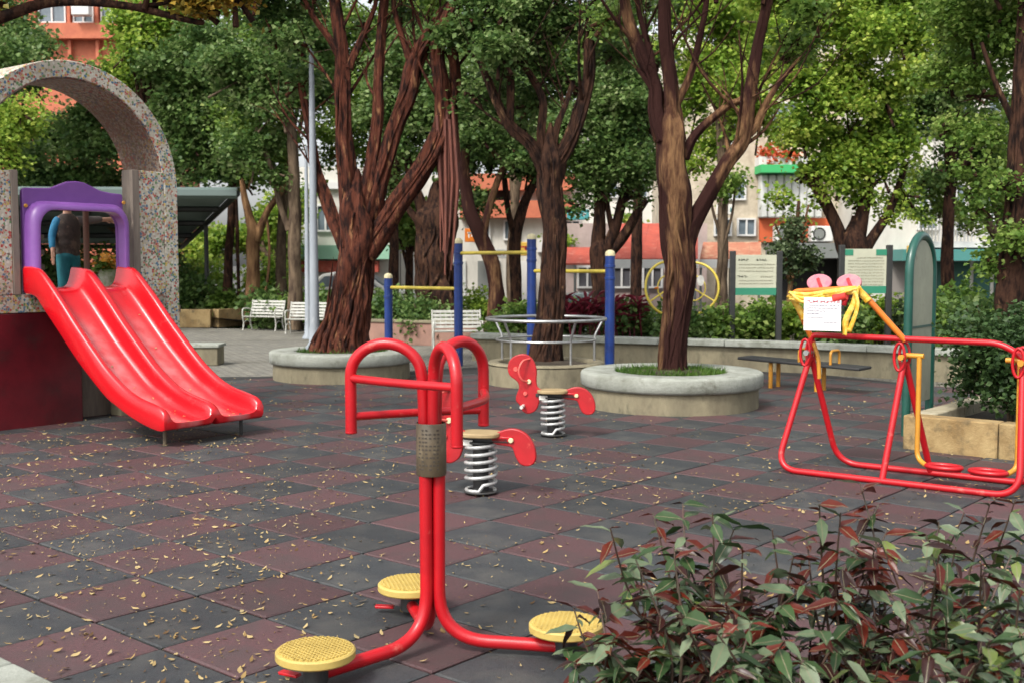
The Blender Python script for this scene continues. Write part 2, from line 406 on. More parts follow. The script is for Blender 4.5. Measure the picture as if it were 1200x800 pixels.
for i in range(-40, 40):
    for j in range(-1, 45):
        c = TO + TI * (.5 * (i + .5)) + TJ * (.5 * (j + .5))
        if c.y < 2.6 or c.y > 17.5 or abs(c.x) > .47 * c.y + .9 or c.x < -7: continue
        tiles.append((c.y * c.y + .3 * c.x * c.x, i, j, c))
tiles.sort()
def tile_mesh(nm, m):
    h, bv, t = .2435, .008, .012; mb = MB()
    mb.v = [Vector(p) for p in [(-h, -h, .001), (h, -h, .001), (h, h, .001), (-h, h, .001), (-h, -h, t - bv * .7), (h, -h, t - bv * .7), (h, h, t - bv * .7), (-h, h, t - bv * .7), (-h + bv, -h + bv, t), (h - bv, -h + bv, t), (h - bv, h - bv, t), (-h + bv, h - bv, t)]]
    mb.f = [(8, 9, 10, 11)] + [(a + k, a + (k + 1) % 4, a + 4 + (k + 1) % 4, a + 4 + k) for a in (0, 4) for k in range(4)]
    me = bpy.data.meshes.new(nm); me.from_pydata([tuple(p) for p in mb.v], [], mb.f); me.materials.append(m); return me
tm = [tile_mesh('rubber_tile', TRED), tile_mesh('rubber_tile', TGRY)]
rt = random.Random(7); far = {0: MB(), 1: MB()}
def inside(p): return all((b[0] - a[0]) * (p[1] - a[1]) - (b[1] - a[1]) * (p[0] - a[0]) >= 0 for a, b in LIM)
cnt = 0
for _, i, j, c in tiles:
    par = 1 - (i + j + 1) % 2 if False else (0 if (i + j) % 2 == 0 else 1)
    cs = [c + TI * (.2445 * a) + TJ * (.2445 * b) for a, b in ((-1, -1), (1, -1), (1, 1), (-1, 1))]
    if cnt < 300 and all(inside(p) for p in cs):
        o = bpy.data.objects.new('rubber_tile', tm[par]); COL.objects.link(o); o.parent = floor
        o.location = (c.x, c.y, rt.uniform(-.001, .0025)); o.rotation_euler = (rt.uniform(-.003, .003), rt.uniform(-.003, .003), YAW + rt.uniform(-.006, .006)); cnt += 1
    else:
        poly = [(p.x, p.y) for p in cs]
        for a, b in LIM:
            poly = clip(poly, a, b)
            if len(poly) < 3: break
        if len(poly) < 3: continue
        z = .011 + rt.uniform(-.001, .001); k = len(poly)
        far[par].add([(x, y, z) for x, y in poly] + [(x, y, .001) for x, y in poly], [tuple(range(k))] + [(q, (q + 1) % k, k + (q + 1) % k, k + q) for q in range(k)])
for par, m in ((0, TRED), (1, TGRY)):
    o = far[par].build('far_rubber_tiles', m, floor, smooth=0); o['kind'] = 'stuff'

# kerb at the near left edge, in stones
kerb = thing('kerb', 'pale concrete kerb at the near left edge of the rubber tiles', 'kerb', tuple(TO - TJ * .5))
for k in range(-5, 4):
    c = TO - TJ * .60 + TI * (k * .9 + .3) + Vector((0, 0, .0))
    MB().box(c + Vector((0, 0, .0)), (.893, .17, .12), (TI, TJ, UP)).build('kerb_stone', CONC, kerb, bevel=.01)

# ------------------------------------------------------------------ round planters
def planter(label, c, r, zt, rin, wall_m, rim_m, rim_h=.16, over=.05, grass=0, seed=1):
    t = thing('round_planter', label, 'planter', (c[0], c[1], 0), 'round concrete planters round the trees')
    rw = r - over
    MB().lathe((c[0], c[1], 0), [(rw, -.02), (rw + .004, .03), (rw, zt - rim_h + .01)], 72).build('wall', wall_m, t)
    b = .025
    MB().lathe((c[0], c[1], 0), [(rin + .02, zt - rim_h), (r - b, zt - rim_h), (r, zt - rim_h + b), (r, zt - b), (r - b * .4, zt - b * .35), (r - b, zt), (rin + .015, zt), (rin, zt - .015), (rin, zt - .12)], 72).build('rim', rim_m, t, smooth=50)
    q = MB(); q.lathe((c[0], c[1], 0), [(.001, zt + .02), (rin * .5, zt + .0), (rin + .01, zt - .05)], 40)
    for v in q.v: v.z += .02 * noise.noise(v * 6)
    q.build('soil', SOIL, t)
    if grass:
        rg = np.random.default_rng(seed); n = grass
        a = rg.random(n) * 6.283; rr = np.sqrt(rg.random(n)) * rin * .97
        p = np.stack([c[0] + rr * np.cos(a), c[1] + rr * np.sin(a), np.full(n, zt - .03)], 1)
        h = .035 + .06 * rg.random(n) ** 2
        d = rg.normal(size=(n, 3)) * .5; d[:, 2] = 1; b2 = rg.normal(size=(n, 3)); b2[:, 2] = 0; b2 /= np.linalg.norm(b2, axis=1)[:, None]
        v = np.empty((n, 3, 3)); v[:, 0] = p - b2 * .007; v[:, 1] = p + b2 * .007; v[:, 2] = p + d * h[:, None]
        o = raw_mesh('grass', v.reshape(-1, 3), np.arange(n * 3), 3, GRASS, t); o['kind'] = 'stuff'
    return t
T1C, T2C, T3C = (-2.27, 14.97), (.433, 14.3), (1.707, 12.03)
planter('round concrete planter with pale overhanging rim round the biggest red-barked tree', T1C, .95, .38, .62, CONCD, CONC, grass=900, seed=3)
planter('low plain planter inside the steel leaning rail behind the farther spring rider', T2C, .75, .29, .6, CONCD, CONCD, rim_h=.05, over=.004, seed=4)
planter('round planter with thick pale rim and grass round the bare forked tree', T3C, .97, .385, .6, CONCD, CONC, grass=2600, seed=5)

# ------------------------------------------------------------------ slide and gateway
SI, SJ = Vector((.8, -.6, 0)), Vector((.6, .8, 0))
P0 = Vector((-4.39, 10.3, 0))
sl = thing('slide', 'red plastic double slide running down from the purple gate', 'slide', tuple(P0 + SI * 1.0 + SJ * .5))
ridge = [(-.12, 1.50), (.06, 1.485), (.17, 1.445), (.44, 1.225), (.71, .98), (1.09, .665), (1.27, .545), (1.42, .465), (1.58, .41), (1.75, .375), (1.88, .345), (1.95, .30)]
under = [(-.12, 1.25), (.06, 1.22), (.17, 1.13), (.44, .90), (.71, .67), (1.09, .40), (1.27, .315), (1.42, .255), (1.58, .205), (1.75, .165), (1.88, .15), (1.95, .17)]
bed = [(-.12, 1.30), (.06, 1.285), (.17, 1.215), (.44, .975), (.71, .74), (1.09, .455), (1.27, .36), (1.42, .29), (1.58, .235), (1.75, .197), (1.88, .182), (1.95, .215)]
def interp(tab, k=4):
    pts = smoothpath([(a, b, 0) for a, b in tab], k); return [(p.x, p.y) for p in pts]
ri, un, be = interp(ridge), interp(under), interp(bed)
wdt = 1.02
def prof(i):
    zr, zb, zu = ri[i][1], be[i][1], un[i][1]; s = ri[i][0]
    end = min(1, max(0, (s - 1.80) / .15))
    pts = [(0.0, zu), (-.012, zu + .03), (-.015, zr - .03), (0.0, zr - .004), (.018, zr), (.045, zr - .012)]
    def trough(a, b, zl, zrr):
        o = []
        for t in (0, .025, .06, .10, .15, .22, .34, .5, .66, .78, .85, .90, .94, .975, 1):
            x = a + (b - a) * t
            y = abs(2 * t - 1) ** 7.5
            ze = zl if t < .5 else zrr
            o.append((x, zb + (ze - zb) * y))
        return o
    mid = wdt / 2
    zm = zr - .012
    pts += trough(.055, mid - .042, zr - .03, zm - .02)
    pts += [(mid - .03, zm - .004), (mid, zm), (mid + .03, zm - .004)]
    pts += trough(mid + .042, wdt - .055, zm - .02, zr - .03)
    pts += [(wdt - .045, zr - .012), (wdt - .018, zr), (wdt, zr - .004), (wdt + .015, zr - .03), (wdt + .012, zu + .03), (wdt, zu)]
    pts += [(wdt * .75, zu + .0), (mid + .04, zu), (mid, zu + .05), (mid - .04, zu), (wdt * .25, zu)]
    return [(x, z) for x, z in pts]
sm_ = MB(); npf = None
for i in range(len(ri)):
    s = ri[i][0]; pf = prof(i)
    if i == len(ri) - 1: pf = [(x, z * .8 + (be[i][1]) * .2) for x, z in pf]
    npf = len(pf)
    for x, z in pf: sm_.v.append(P0 + SI * s + SJ * x + UP * z)
for i in range(len(ri) - 1):
    for q in range(npf): sm_.f.append((i * npf + q, i * npf + (q + 1) % npf, (i + 1) * npf + (q + 1) % npf, (i + 1) * npf + q))
L_ = (len(ri) - 1) * npf
sm_.f.append(tuple(range(npf))); sm_.f.append(tuple(L_ + q for q in reversed(range(npf))))
def reflection_bands(m):
    '''sky reflection painted pale down the middle of each trough, broken by noise'''
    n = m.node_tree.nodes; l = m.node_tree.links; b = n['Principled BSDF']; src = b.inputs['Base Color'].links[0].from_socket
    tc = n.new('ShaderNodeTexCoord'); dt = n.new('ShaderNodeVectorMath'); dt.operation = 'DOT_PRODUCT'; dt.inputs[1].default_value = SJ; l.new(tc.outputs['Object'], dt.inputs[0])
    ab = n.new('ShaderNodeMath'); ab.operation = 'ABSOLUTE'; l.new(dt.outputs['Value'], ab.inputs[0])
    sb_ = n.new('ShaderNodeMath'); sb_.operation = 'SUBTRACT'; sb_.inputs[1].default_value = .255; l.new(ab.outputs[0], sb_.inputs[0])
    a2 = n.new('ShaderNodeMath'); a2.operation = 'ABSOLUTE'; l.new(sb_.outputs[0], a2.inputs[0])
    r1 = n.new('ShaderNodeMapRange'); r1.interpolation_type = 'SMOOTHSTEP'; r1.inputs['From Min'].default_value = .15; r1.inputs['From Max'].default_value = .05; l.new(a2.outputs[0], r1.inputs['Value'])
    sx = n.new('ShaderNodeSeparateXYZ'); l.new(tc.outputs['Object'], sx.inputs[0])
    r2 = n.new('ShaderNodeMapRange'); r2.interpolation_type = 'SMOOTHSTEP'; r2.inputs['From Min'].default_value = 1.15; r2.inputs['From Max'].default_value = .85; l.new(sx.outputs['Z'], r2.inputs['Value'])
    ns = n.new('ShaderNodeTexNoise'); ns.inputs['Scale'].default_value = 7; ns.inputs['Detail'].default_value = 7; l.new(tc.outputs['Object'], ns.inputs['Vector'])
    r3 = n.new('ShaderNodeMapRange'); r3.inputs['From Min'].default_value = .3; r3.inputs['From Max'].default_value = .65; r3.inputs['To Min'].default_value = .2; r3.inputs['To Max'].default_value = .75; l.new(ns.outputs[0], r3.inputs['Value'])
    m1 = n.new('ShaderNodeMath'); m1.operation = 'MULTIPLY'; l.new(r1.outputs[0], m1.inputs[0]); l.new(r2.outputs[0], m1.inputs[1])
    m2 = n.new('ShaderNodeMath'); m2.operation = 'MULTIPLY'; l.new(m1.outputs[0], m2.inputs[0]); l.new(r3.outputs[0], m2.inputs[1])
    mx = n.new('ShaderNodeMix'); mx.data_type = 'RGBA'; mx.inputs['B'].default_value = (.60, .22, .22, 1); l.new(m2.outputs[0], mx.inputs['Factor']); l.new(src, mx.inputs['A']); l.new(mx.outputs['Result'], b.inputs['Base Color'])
reflection_bands(REDP)  # sky reflection mixed into the chute colour
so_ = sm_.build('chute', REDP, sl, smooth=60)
bv = so_.modifiers.new('bevel', 'BEVEL'); bv.width = .02; bv.segments = 3; bv.limit_method = 'ANGLE'; bv.angle_limit = R(60)
for s_, x_ in ((1.80, .10), (1.80, .90)):
    p = P0 + SI * s_ + SJ * x_
    MB().tube([p + UP * .0, p + UP * .2], .016, 8).build('leg', DARK if x_ > .5 else PLATE, sl)
    MB().box(p + UP * .008, (.09, .09, .012), (SI, SJ, UP)).build('foot_plate', DARK, sl)

PF = P0 - SI * .10     # a point of the facade plane
def FP(t, z, d=0.0): return PF + SJ * t - SI * d + UP * z
def fbox(mb, t0, t1, z0, z1, d0, d1): return mb.box(FP((t0 + t1) / 2, (z0 + z1) / 2, (d0 + d1) / 2), (d1 - d0, t1 - t0, z1 - z0), (SI, SJ, UP))
tw = thing('play_tower', 'speckled terrazzo arch and play tower standing behind the red slide', 'play tower', tuple(FP(.54, 0, .3)))
# arch: ring 0.66 deep with straight legs to the ground
ar = MB(); AC, AZ, RO, RI, AD = .54, 2.28, 1.15, .99, .66
path = [(1, 0.0)] + [(0, math.pi * k / 48) for k in range(49)] + [(-1, 0.0)]
for kind, a in path:
    for rr in (RO, RI):
        t = AC + rr * (math.cos(a) if kind == 0 else kind); z = AZ + rr * math.sin(a) if kind == 0 else 0.0
        for d in (0, AD): ar.v.append(FP(t, z, d))
for i in range(len(path) - 1):
    a, b = i * 4, (i + 1) * 4
    ar.f += [(a, b, b + 1, a + 1), (a + 2, a + 3, b + 3, b + 2), (a, a + 2, b + 2, b), (a + 1, b + 1, b + 3, a + 3)]
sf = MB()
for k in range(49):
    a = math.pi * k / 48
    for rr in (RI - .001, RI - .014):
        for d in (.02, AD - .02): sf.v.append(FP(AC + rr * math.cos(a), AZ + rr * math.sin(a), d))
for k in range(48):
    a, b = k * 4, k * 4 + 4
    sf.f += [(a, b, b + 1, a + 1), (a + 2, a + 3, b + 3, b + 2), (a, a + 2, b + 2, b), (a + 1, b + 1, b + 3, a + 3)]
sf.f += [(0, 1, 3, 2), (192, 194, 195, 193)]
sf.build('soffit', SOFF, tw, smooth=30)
e_ = (len(path) - 1) * 4
ar.f += [(0, 1, 3, 2), (e_, e_ + 2, e_ + 3, e_ + 1)]
ar.build('arch', TERR, tw, smooth=30, bevel=.008)
p_ = MB(); fbox(p_, 1.235, 1.528, 1.07, 2.45, .003, .24); p_.build('parapet_panel', TERR, tw, bevel=.006)
p_ = MB(); fbox(p_, 1.15, 1.233, 1.235, 2.452, -.004, .17); p_.build('gate_post', CONCT, tw, bevel=.006)
p_ = MB(); fbox(p_, -.448, -.115, 1.235, 2.36, .003, .24); p_.build('parapet_panel', TERR, tw, bevel=.006)
p_ = MB(); fbox(p_, -.113, -.045, 1.235, 2.37, -.004, .25); p_.build('gate_post', CONCT, tw, bevel=.006)
p_ = MB(); fbox(p_, -.448, 1.528, 1.07, 1.232, .003, .26); p_.build('sill_band', TERR, tw, bevel=.006)
p_ = MB(); fbox(p_, -.448, .56, -.02, 1.068, .012, .24); p_.build('base_wall', REDWALL, tw, bevel=.01)
p_ = MB(); fbox(p_, .70, 1.528, -.02, 1.068, .25, .4); p_.build('base_wall', CONCT, tw, bevel=.01)
p_ = MB(); fbox(p_, .98, 1.20, -.02, .45, .02, .2); p_.build('base_block', CONCD, tw, bevel=.01)
p_ = MB(); fbox(p_, -1.6, 1.9, 1.0, 1.08, .262, 2.3); p_.build('platform', CONCT, tw, bevel=.006)
for t_ in (-1.5, 1.45):
    p_ = MB(); fbox(p_, t_ - .07, t_ + .07, 0, .998, 2.1, 2.24); p_.build('platform_leg', CONCT, tw)
p_ = MB()
for z_ in (1.45, 1.62, 1.79): fbox(p_, -1.6, 1.5, z_, z_ + .06, 2.2, 2.24)
p_.build('back_rail', M('dark_slat', (.05, .035, .025), .8), tw)
p_ = MB(); p_.tube([FP(.90, 1.08, .42), FP(.90, 2.3, .42)], .03, 10); p_.build('fireman_pole', M('brown_pole', (.13, .06, .035), .6), tw)

# purple gate: moulded plastic panel with arched doorway
gt = thing('purple_gate', 'purple moulded plastic arch panel at the top of the red slide', 'gate', tuple(FP(.55, 1.24, .05)))
def gate_outline():
    top = [(0.0, 2.19), (.02, 2.215), (.18, 2.22), (.28, 2.225), (.36, 2.255), (.46, 2.295), (.55, 2.305), (.64, 2.295), (.74, 2.255), (.82, 2.225), (.93, 2.21), (1.04, 2.205), (1.055, 2.185)]
    outer = [(-.0, 1.25)] + top + [(1.055, 1.25)]
    inner = [(.985, 1.25), (.99, 1.75)] + [(.99 - .15 * (1 - math.cos(a)), 1.86 + .165 * math.sin(a)) for a in [math.pi / 2 * k / 6 for k in range(0, 7)]] + [(.24 - .15 * math.sin(a), 1.86 + .165 * math.cos(a)) for a in [math.pi / 2 * k / 6 for k in range(0, 7)]] + [(.085, 1.75), (.08, 1.25)]
    return outer, inner
ou, inn = gate_outline()
gp = MB(); gp.prism(ou + inn, .05, FP(0, 0, .04), SJ, UP); gp.build('panel', PURP, gt, smooth=35, bevel=.012, seg=3)
def offs(pts, k):  # hood swept round the doorway
    c = (.535, 1.6); return [((x - c[0]) * k + c[0], (z - c[1]) * (k if z > 1.6 else 1) + c[1]) for x, z in pts]
hd = MB(); pr = [(1.18, .012), (1.165, -.05), (1.11, -.10), (1.03, -.125), (.985, -.12), (.985, .0)]
rows = [[FP(x, z, d) for x, z in offs(inn, k)] for k, d in pr]; nI = len(inn)
for r_ in rows: hd.v += r_
for a in range(len(rows) - 1):
    for q in range(nI - 1): hd.f.append((a * nI + q, a * nI + q + 1, (a + 1) * nI + q + 1, (a + 1) * nI + q))
for q in (0, nI - 1): hd.f.append(tuple(a * nI + q for a in range(len(rows))))
hd.build('hood', M('violet_plastic', (.26, .10, .39), .35, c2=(.20, .07, .32), scale=3, coat=.25), gt, smooth=60)
for x, z in ((1.045, 2.12), (.02, 2.05), (1.03, 1.4)): MB().disc(FP(x, z, .0), .018, .02, 12, SI).build('bolt', YELP, gt)

# flower pot on the platform
fpot = thing('flower_pot', 'small green and white pot of orange flowers at the slide top', 'flower pot', tuple(FP(1.19, 1.08, .5)))
c_ = FP(1.19, 1.08, .5)
MB().lathe(c_, [(.001, 0), (.08, 0), (.09, .15), (.10, .32), (.105, .38), (.095, .38), (.09, .34)], 20).build('pot', M('green_white_glaze', (.5, .5, .42), .4, c2=(.13, .2, .05), scale=9), fpot)
leaves('flowers', [(c_.x, c_.y, c_.z + .46, .1)], 150, .06, MLEAF('orange_petal', [(.7, .2, .03), (.8, .42, .06), (.75, .55, .2)], .5), fpot, 3, spread=.03)
leaves('foliage', [(c_.x, c_.y, c_.z + .40, .09)], 120, .07, LFM, fpot, 4, spread=.03)

# ------------------------------------------------------------------ the person on the platform
def skinned(name, chains, mat, parent, sub=2):
    """chains: list of lists of (point, radius); the first point of a later chain may be an index tuple into chain 0"""
    vs, rs, es = [], [], []; key = {}
    for ch in chains:
        prev = None
        for p, r in ch:
            k = tuple(round(x, 4) for x in p)
            if k not in key:
                key[k] = len(vs); vs.append(p); rs.append(r)
            i = key[k]
            if prev is not None: es.append((prev, i))
            prev = i
    og = origin(parent)
    me = bpy.data.meshes.new(name); me.from_pydata([tuple(Vector(v) - og) for v in vs], es, []); me.materials.append(mat)
    o = bpy.data.objects.new(name, me); COL.objects.link(o); o.parent = parent
    md = o.modifiers.new('skin', 'SKIN'); md.use_smooth_shade = True
    for i, sv in enumerate(me.skin_vertices[0].data):
        sv.radius = (rs[i], rs[i]); sv.use_root = (i == 0)
    s2 = o.modifiers.new('subsurf', 'SUBSURF'); s2.levels = sub; s2.render_levels = sub
    return o
pb = FP(.88, 1.08, .72)
person = thing('person', 'person in a dark padded vest and teal trousers standing behind the purple gate', 'person', tuple(pb))
PX, PY = SJ, -SI     # right (seen from the slide) and away
def pp(x, y, z): return tuple(pb + PX * x + PY * y + UP * z)
SKIN = M('skin', (.50, .28, .19), .55)
def hand_chains(wr, dirv, side):
    dirv = Vector(dirv).normalized(); wr = Vector(wr); s = side; out = []
    pal = wr + dirv * .045
    out.append([(tuple(wr), .02), (tuple(pal), .024)])
    for k, (o, l) in enumerate(((-.024, .045), (-.008, .052), (.008, .05), (.022, .04))):
        b = pal + s * o + dirv * .022; out.append([(tuple(pal), .024), (tuple(b), .008), (tuple(b + dirv * l * .5 - UP * .006), .0075), (tuple(b + dirv * l - UP * .018), .006)])
    b = wr + dirv * .02 + UP * .0 + s * -.03; out.append([(tuple(wr), .02), (tuple(b), .009), (tuple(b + dirv * .035 + s * -.008), .007)])
    return out
WR, WL = pp(.47, -.10, .90), pp(-.24, -.07, .56)
body = [[(pp(0, 0, .56), .095), (pp(0, 0, .70), .095), (pp(0, 0, .84), .10), (pp(0, 0, .93), .055), (pp(0, -.01, .985), .042), (pp(0, -.02, 1.05), .075), (pp(0, -.015, 1.13), .085), (pp(0, 0, 1.19), .05)],
        [(pp(0, 0, .84), .10), (pp(.125, 0, .875), .045), (pp(.29, -.05, .885), .034), (WR, .022)],
        [(pp(0, 0, .84), .10), (pp(-.125, 0, .875), .045), (pp(-.20, .01, .72), .036), (WL, .023)],
        [(pp(0, 0, .56), .095), (pp(.065, 0, .5), .07), (pp(.07, -.01, .28), .05), (pp(.07, 0, .05), .032), (pp(.07, -.10, .03), .025)],
        [(pp(0, 0, .56), .095), (pp(-.065, 0, .5), .07), (pp(-.07, -.02, .28), .05), (pp(-.07, 0, .05), .032), (pp(-.07, -.10, .03), .025)]]
body += hand_chains(WR, PX, UP) + hand_chains(WL, -UP, PY)
# nose, ears
body += [[(pp(0, -.02, 1.05), .075), (pp(0, -.105, 1.075), .016)], [(pp(0, -.015, 1.13), .085), (pp(.095, 0, 1.08), .014)], [(pp(0, -.015, 1.13), .085), (pp(-.095, 0, 1.08), .014)]]
skinned('body', body, SKIN, person)
VEST = M('dark_camo_vest', (.060, .042, .034), .75, c2=(.028, .022, .020), scale=18, c3=(.12, .085, .06), s3=9, t3=(.52, .62), bump=.4, bscale=20)
vm = MB(); vp = [(.52, .135, .10), (.56, .148, .112), (.585, .142, .106), (.61, .155, .12), (.66, .158, .122), (.685, .15, .115), (.71, .162, .125), (.76, .165, .124), (.785, .157, .116), (.81, .165, .12), (.87, .15, .10), (.92, .11, .08), (.945, .07, .06)]
for z, a, b in vp:
    for q in range(20):
        th = 2 * math.pi * q / 20; vm.v.append(Vector(pp(a * math.cos(th), b * math.sin(th), z)))
for i in range(len(vp) - 1):
    for q in range(20): vm.f.append((i * 20 + q, i * 20 + (q + 1) % 20, (i + 1) * 20 + (q + 1) % 20, (i + 1) * 20 + q))
vm.build('vest', VEST, person, smooth=80)
TEAL = M('teal_cloth', (.010, .17, .20), .75, c2=(.008, .11, .14), scale=10, bump=.5, bscale=14)
skinned('trousers', [[(pp(0, .0, .575), .118), (pp(0, .0, .54), .118), (pp(.068, 0, .47), .09), (pp(.075, -.01, .27), .075), (pp(.075, 0, .09), .062)], [(pp(0, .0, .54), .118), (pp(-.068, 0, .47), .09), (pp(-.075, -.02, .27), .075), (pp(-.075, 0, .09), .062)]], TEAL, person)
SHIRT = M('blue_sleeve', (.02, .24, .42), .7, c2=(.015, .15, .30), scale=10)
skinned('sleeve', [[(pp(-.10, 0, .875), .06), (pp(-.14, 0, .865), .058), (pp(-.203, .01, .72), .046), (pp(-.238, -.06, .58), .036)]], SHIRT, person)
skinned('sleeve', [[(pp(.10, 0, .875), .06), (pp(.15, 0, .875), .055), (pp(.29, -.05, .887), .044), (pp(.43, -.09, .90), .034)]], M('grey_sleeve', (.13, .11, .10), .8), person)
for x in (.075, -.075): skinned('shoe', [[(pp(x, .03, .035), .04), (pp(x, -.05, .035), .042), (pp(x, -.12, .03), .032)]], DARK, person)
hm = MB()
for i in range(9):
    for q in range(16):
        ph = (i / 8) * 1.75; th = 2 * math.pi * q / 16
        k = 1.0 + .03 * noise.noise(Vector((q, i, 0)))
        hm.v.append(Vector(pp(.104 * math.sin(ph) * math.cos(th) * k, .012 + .108 * math.sin(ph) * math.sin(th) * k + (.012 if math.sin(th) > 0 else .0), 1.12 + .115 * math.cos(ph))))
for i in range(8):
    for q in range(16):
        if i >= 5 and 9 <= q <= 14: continue
        hm.f.append((i * 16 + q, i * 16 + (q + 1) % 16, (i + 1) * 16 + (q + 1) % 16, (i + 1) * 16 + q))
hm.build('hair', M('black_hair', (.012, .010, .009), .5, bump=.5, bscale=60), person, smooth=80)
for x in (-.035, .035): MB().disc(Vector(pp(x, -.099, 1.095)), .011, .006, 12, -PY).build('eye', DARK, person)
MB().tube([Vector(pp(-.025, -.092, 1.025)), Vector(pp(0, -.098, 1.022)), Vector(pp(.025, -.092, 1.025))], .006, 6).build('mouth', M('lip', (.35, .12, .10), .5), person)

person.scale = (.84, .84, 1.0)

# ------------------------------------------------------------------ twister machine
TC = Vector((-.312, 4.315, 0))
tws = thing('twist_exerciser', 'red three-handled standing twister with yellow foot discs in the foreground', 'exercise machine', tuple(TC))
def pol(a, r, z): return TC + Vector((math.cos(R(a)) * r, math.sin(R(a)) * r, z))
DA, DR = (-135.5, -9, 105), (.545, .525, .48)
for a, dr in zip(DA, DR):
    MB().tube(fillet([pol(a, dr - .02, .055), pol(a, .026, .060), pol(a, .030, .80)], [0, .20, 0], 10) + [pol(a, .030, .89)], .0255, 14).build('upright_tube', RED, tws, smooth=60)
    mb = MB(); mb.tube([pol(a, dr, .03), pol(a, dr, .125)], .045, 16); mb.build('hub', DARK, tws)
    d = MB(); c = pol(a, dr, .115); d.disc(c, .142, .034, 48, bev=.006)
    plate = d.build('foot_disc', YEL, tws)
    rg_ = MB(); x_ = Vector((math.cos(R(a)), math.sin(R(a)), 0)); y_ = UP.cross(x_)
    for k in range(-7, 8):
        o = k * .0172; h = math.sqrt(max(0, .128 ** 2 - o * o))
        if h < .02: continue
        rg_.box(c + x_ * o + UP * .0355, (.0055, 2 * h, .006), (x_, y_, UP)); rg_.box(c + y_ * o + UP * .0362, (2 * h, .0055, .006), (x_, y_, UP))
    rg_.build('grip_ridges', YEL, plate, smooth=0)
    for s in (-1, 1):
        t2 = (x_ * .35 + y_ * s).normalized()
        MB().box(c + t2 * .115 + UP * (-.075), (.08, .035, .012), (t2, UP.cross(t2), (UP + t2 * .5).normalized())).build('stop_tab', RED, tws, bevel=.003)
HA = (172, -69, 52); HR = .318
for a in HA:
    pts = [pol(a, .028, .84), pol(a, .029, .96), pol(a, .034, 1.08)]
    ctr, rad = (.036 + HR) / 2, (HR - .036) / 2
    for k in range(0, 13):
        th = math.pi * (1 - k / 12); pts.append(pol(a, ctr + rad * math.cos(th), 1.085 + .125 * math.sin(th)))
    pts += [pol(a, HR, 1.0), pol(a, HR, .865)]
    MB().tube(smoothpath(pts, 2), .0225, 14).build('handle_loop', RED, tws, smooth=60)
    MB().disc(pol(a, HR, .858), .0235, .012, 16).build('end_cap', RED, tws)
def chord(a, b, z, bow=.02):
    p, q = pol(a, HR, z), pol(b, HR, z); m = (p + q) / 2; out = (m - TC); out.z = 0
    MB().tube(smoothpath([p, m + out.normalized() * bow, q], 8), .0165, 12).build('cross_bar', RED, tws, smooth=60)
chord(172, -69, 1.075); chord(172, 52, .925); chord(-69, 52, 1.0, .05)
pl_ = MB(); pl_.lathe(TC, [(.056, .705), (.0585, .708), (.0585, .905), (.056, .908)], 20)
lp = pl_.build('label_plate', PLATE, tws, smooth=60)
mk = MB()
rr_ = random.Random(3)
for k in range(11):
    z = .885 - k * .015
    for q in range(6):
        if rr_.random() < .25: continue
        a = -135 + q * 15 + rr_.uniform(-2, 2); n_ = Vector((math.cos(R(a)), math.sin(R(a)), 0))
        mk.box(TC + n_ * .0588 + UP * z, (.0006, .009, .006), (n_, UP.cross(n_), UP))
mk.build('faded_print', M('dark_print', (.05, .04, .03), .7), lp, smooth=0)

# ------------------------------------------------------------------ spring riders
RX = Vector((1, 0, 0)); RU = UP
def zpt(lst, sc=6.667, u0=590, v0=400):
    return [(((u0 + x / sc) - 648) / 135.5 * 1.06, 1.515 - ((v0 + y / sc) - 310) * 9.74 / 1320) for x, y in lst]
FRONT = zpt([(150, 118), (195, 126), (232, 158), (255, 205), (265, 262), (262, 320), (268, 372), (296, 398), (330, 410), (330, 450), (292, 455), (284, 500), (264, 558), (222, 590), (180, 590), (150, 562), (132, 522), (106, 488), (112, 440), (130, 392), (124, 350), (98, 322), (60, 292), (44, 240), (54, 180), (92, 138)])
TAIL = zpt([(455, 452), (462, 412), (505, 388), (560, 372), (615, 380), (664, 414), (696, 470), (706, 535), (692, 576), (655, 592), (615, 580), (588, 536), (570, 486), (530, 476), (480, 470)])
def smooth2(poly, k=3): return [(p.x, p.y) for p in smoothpath([(a, b, 0) for a, b in poly], k, True)]
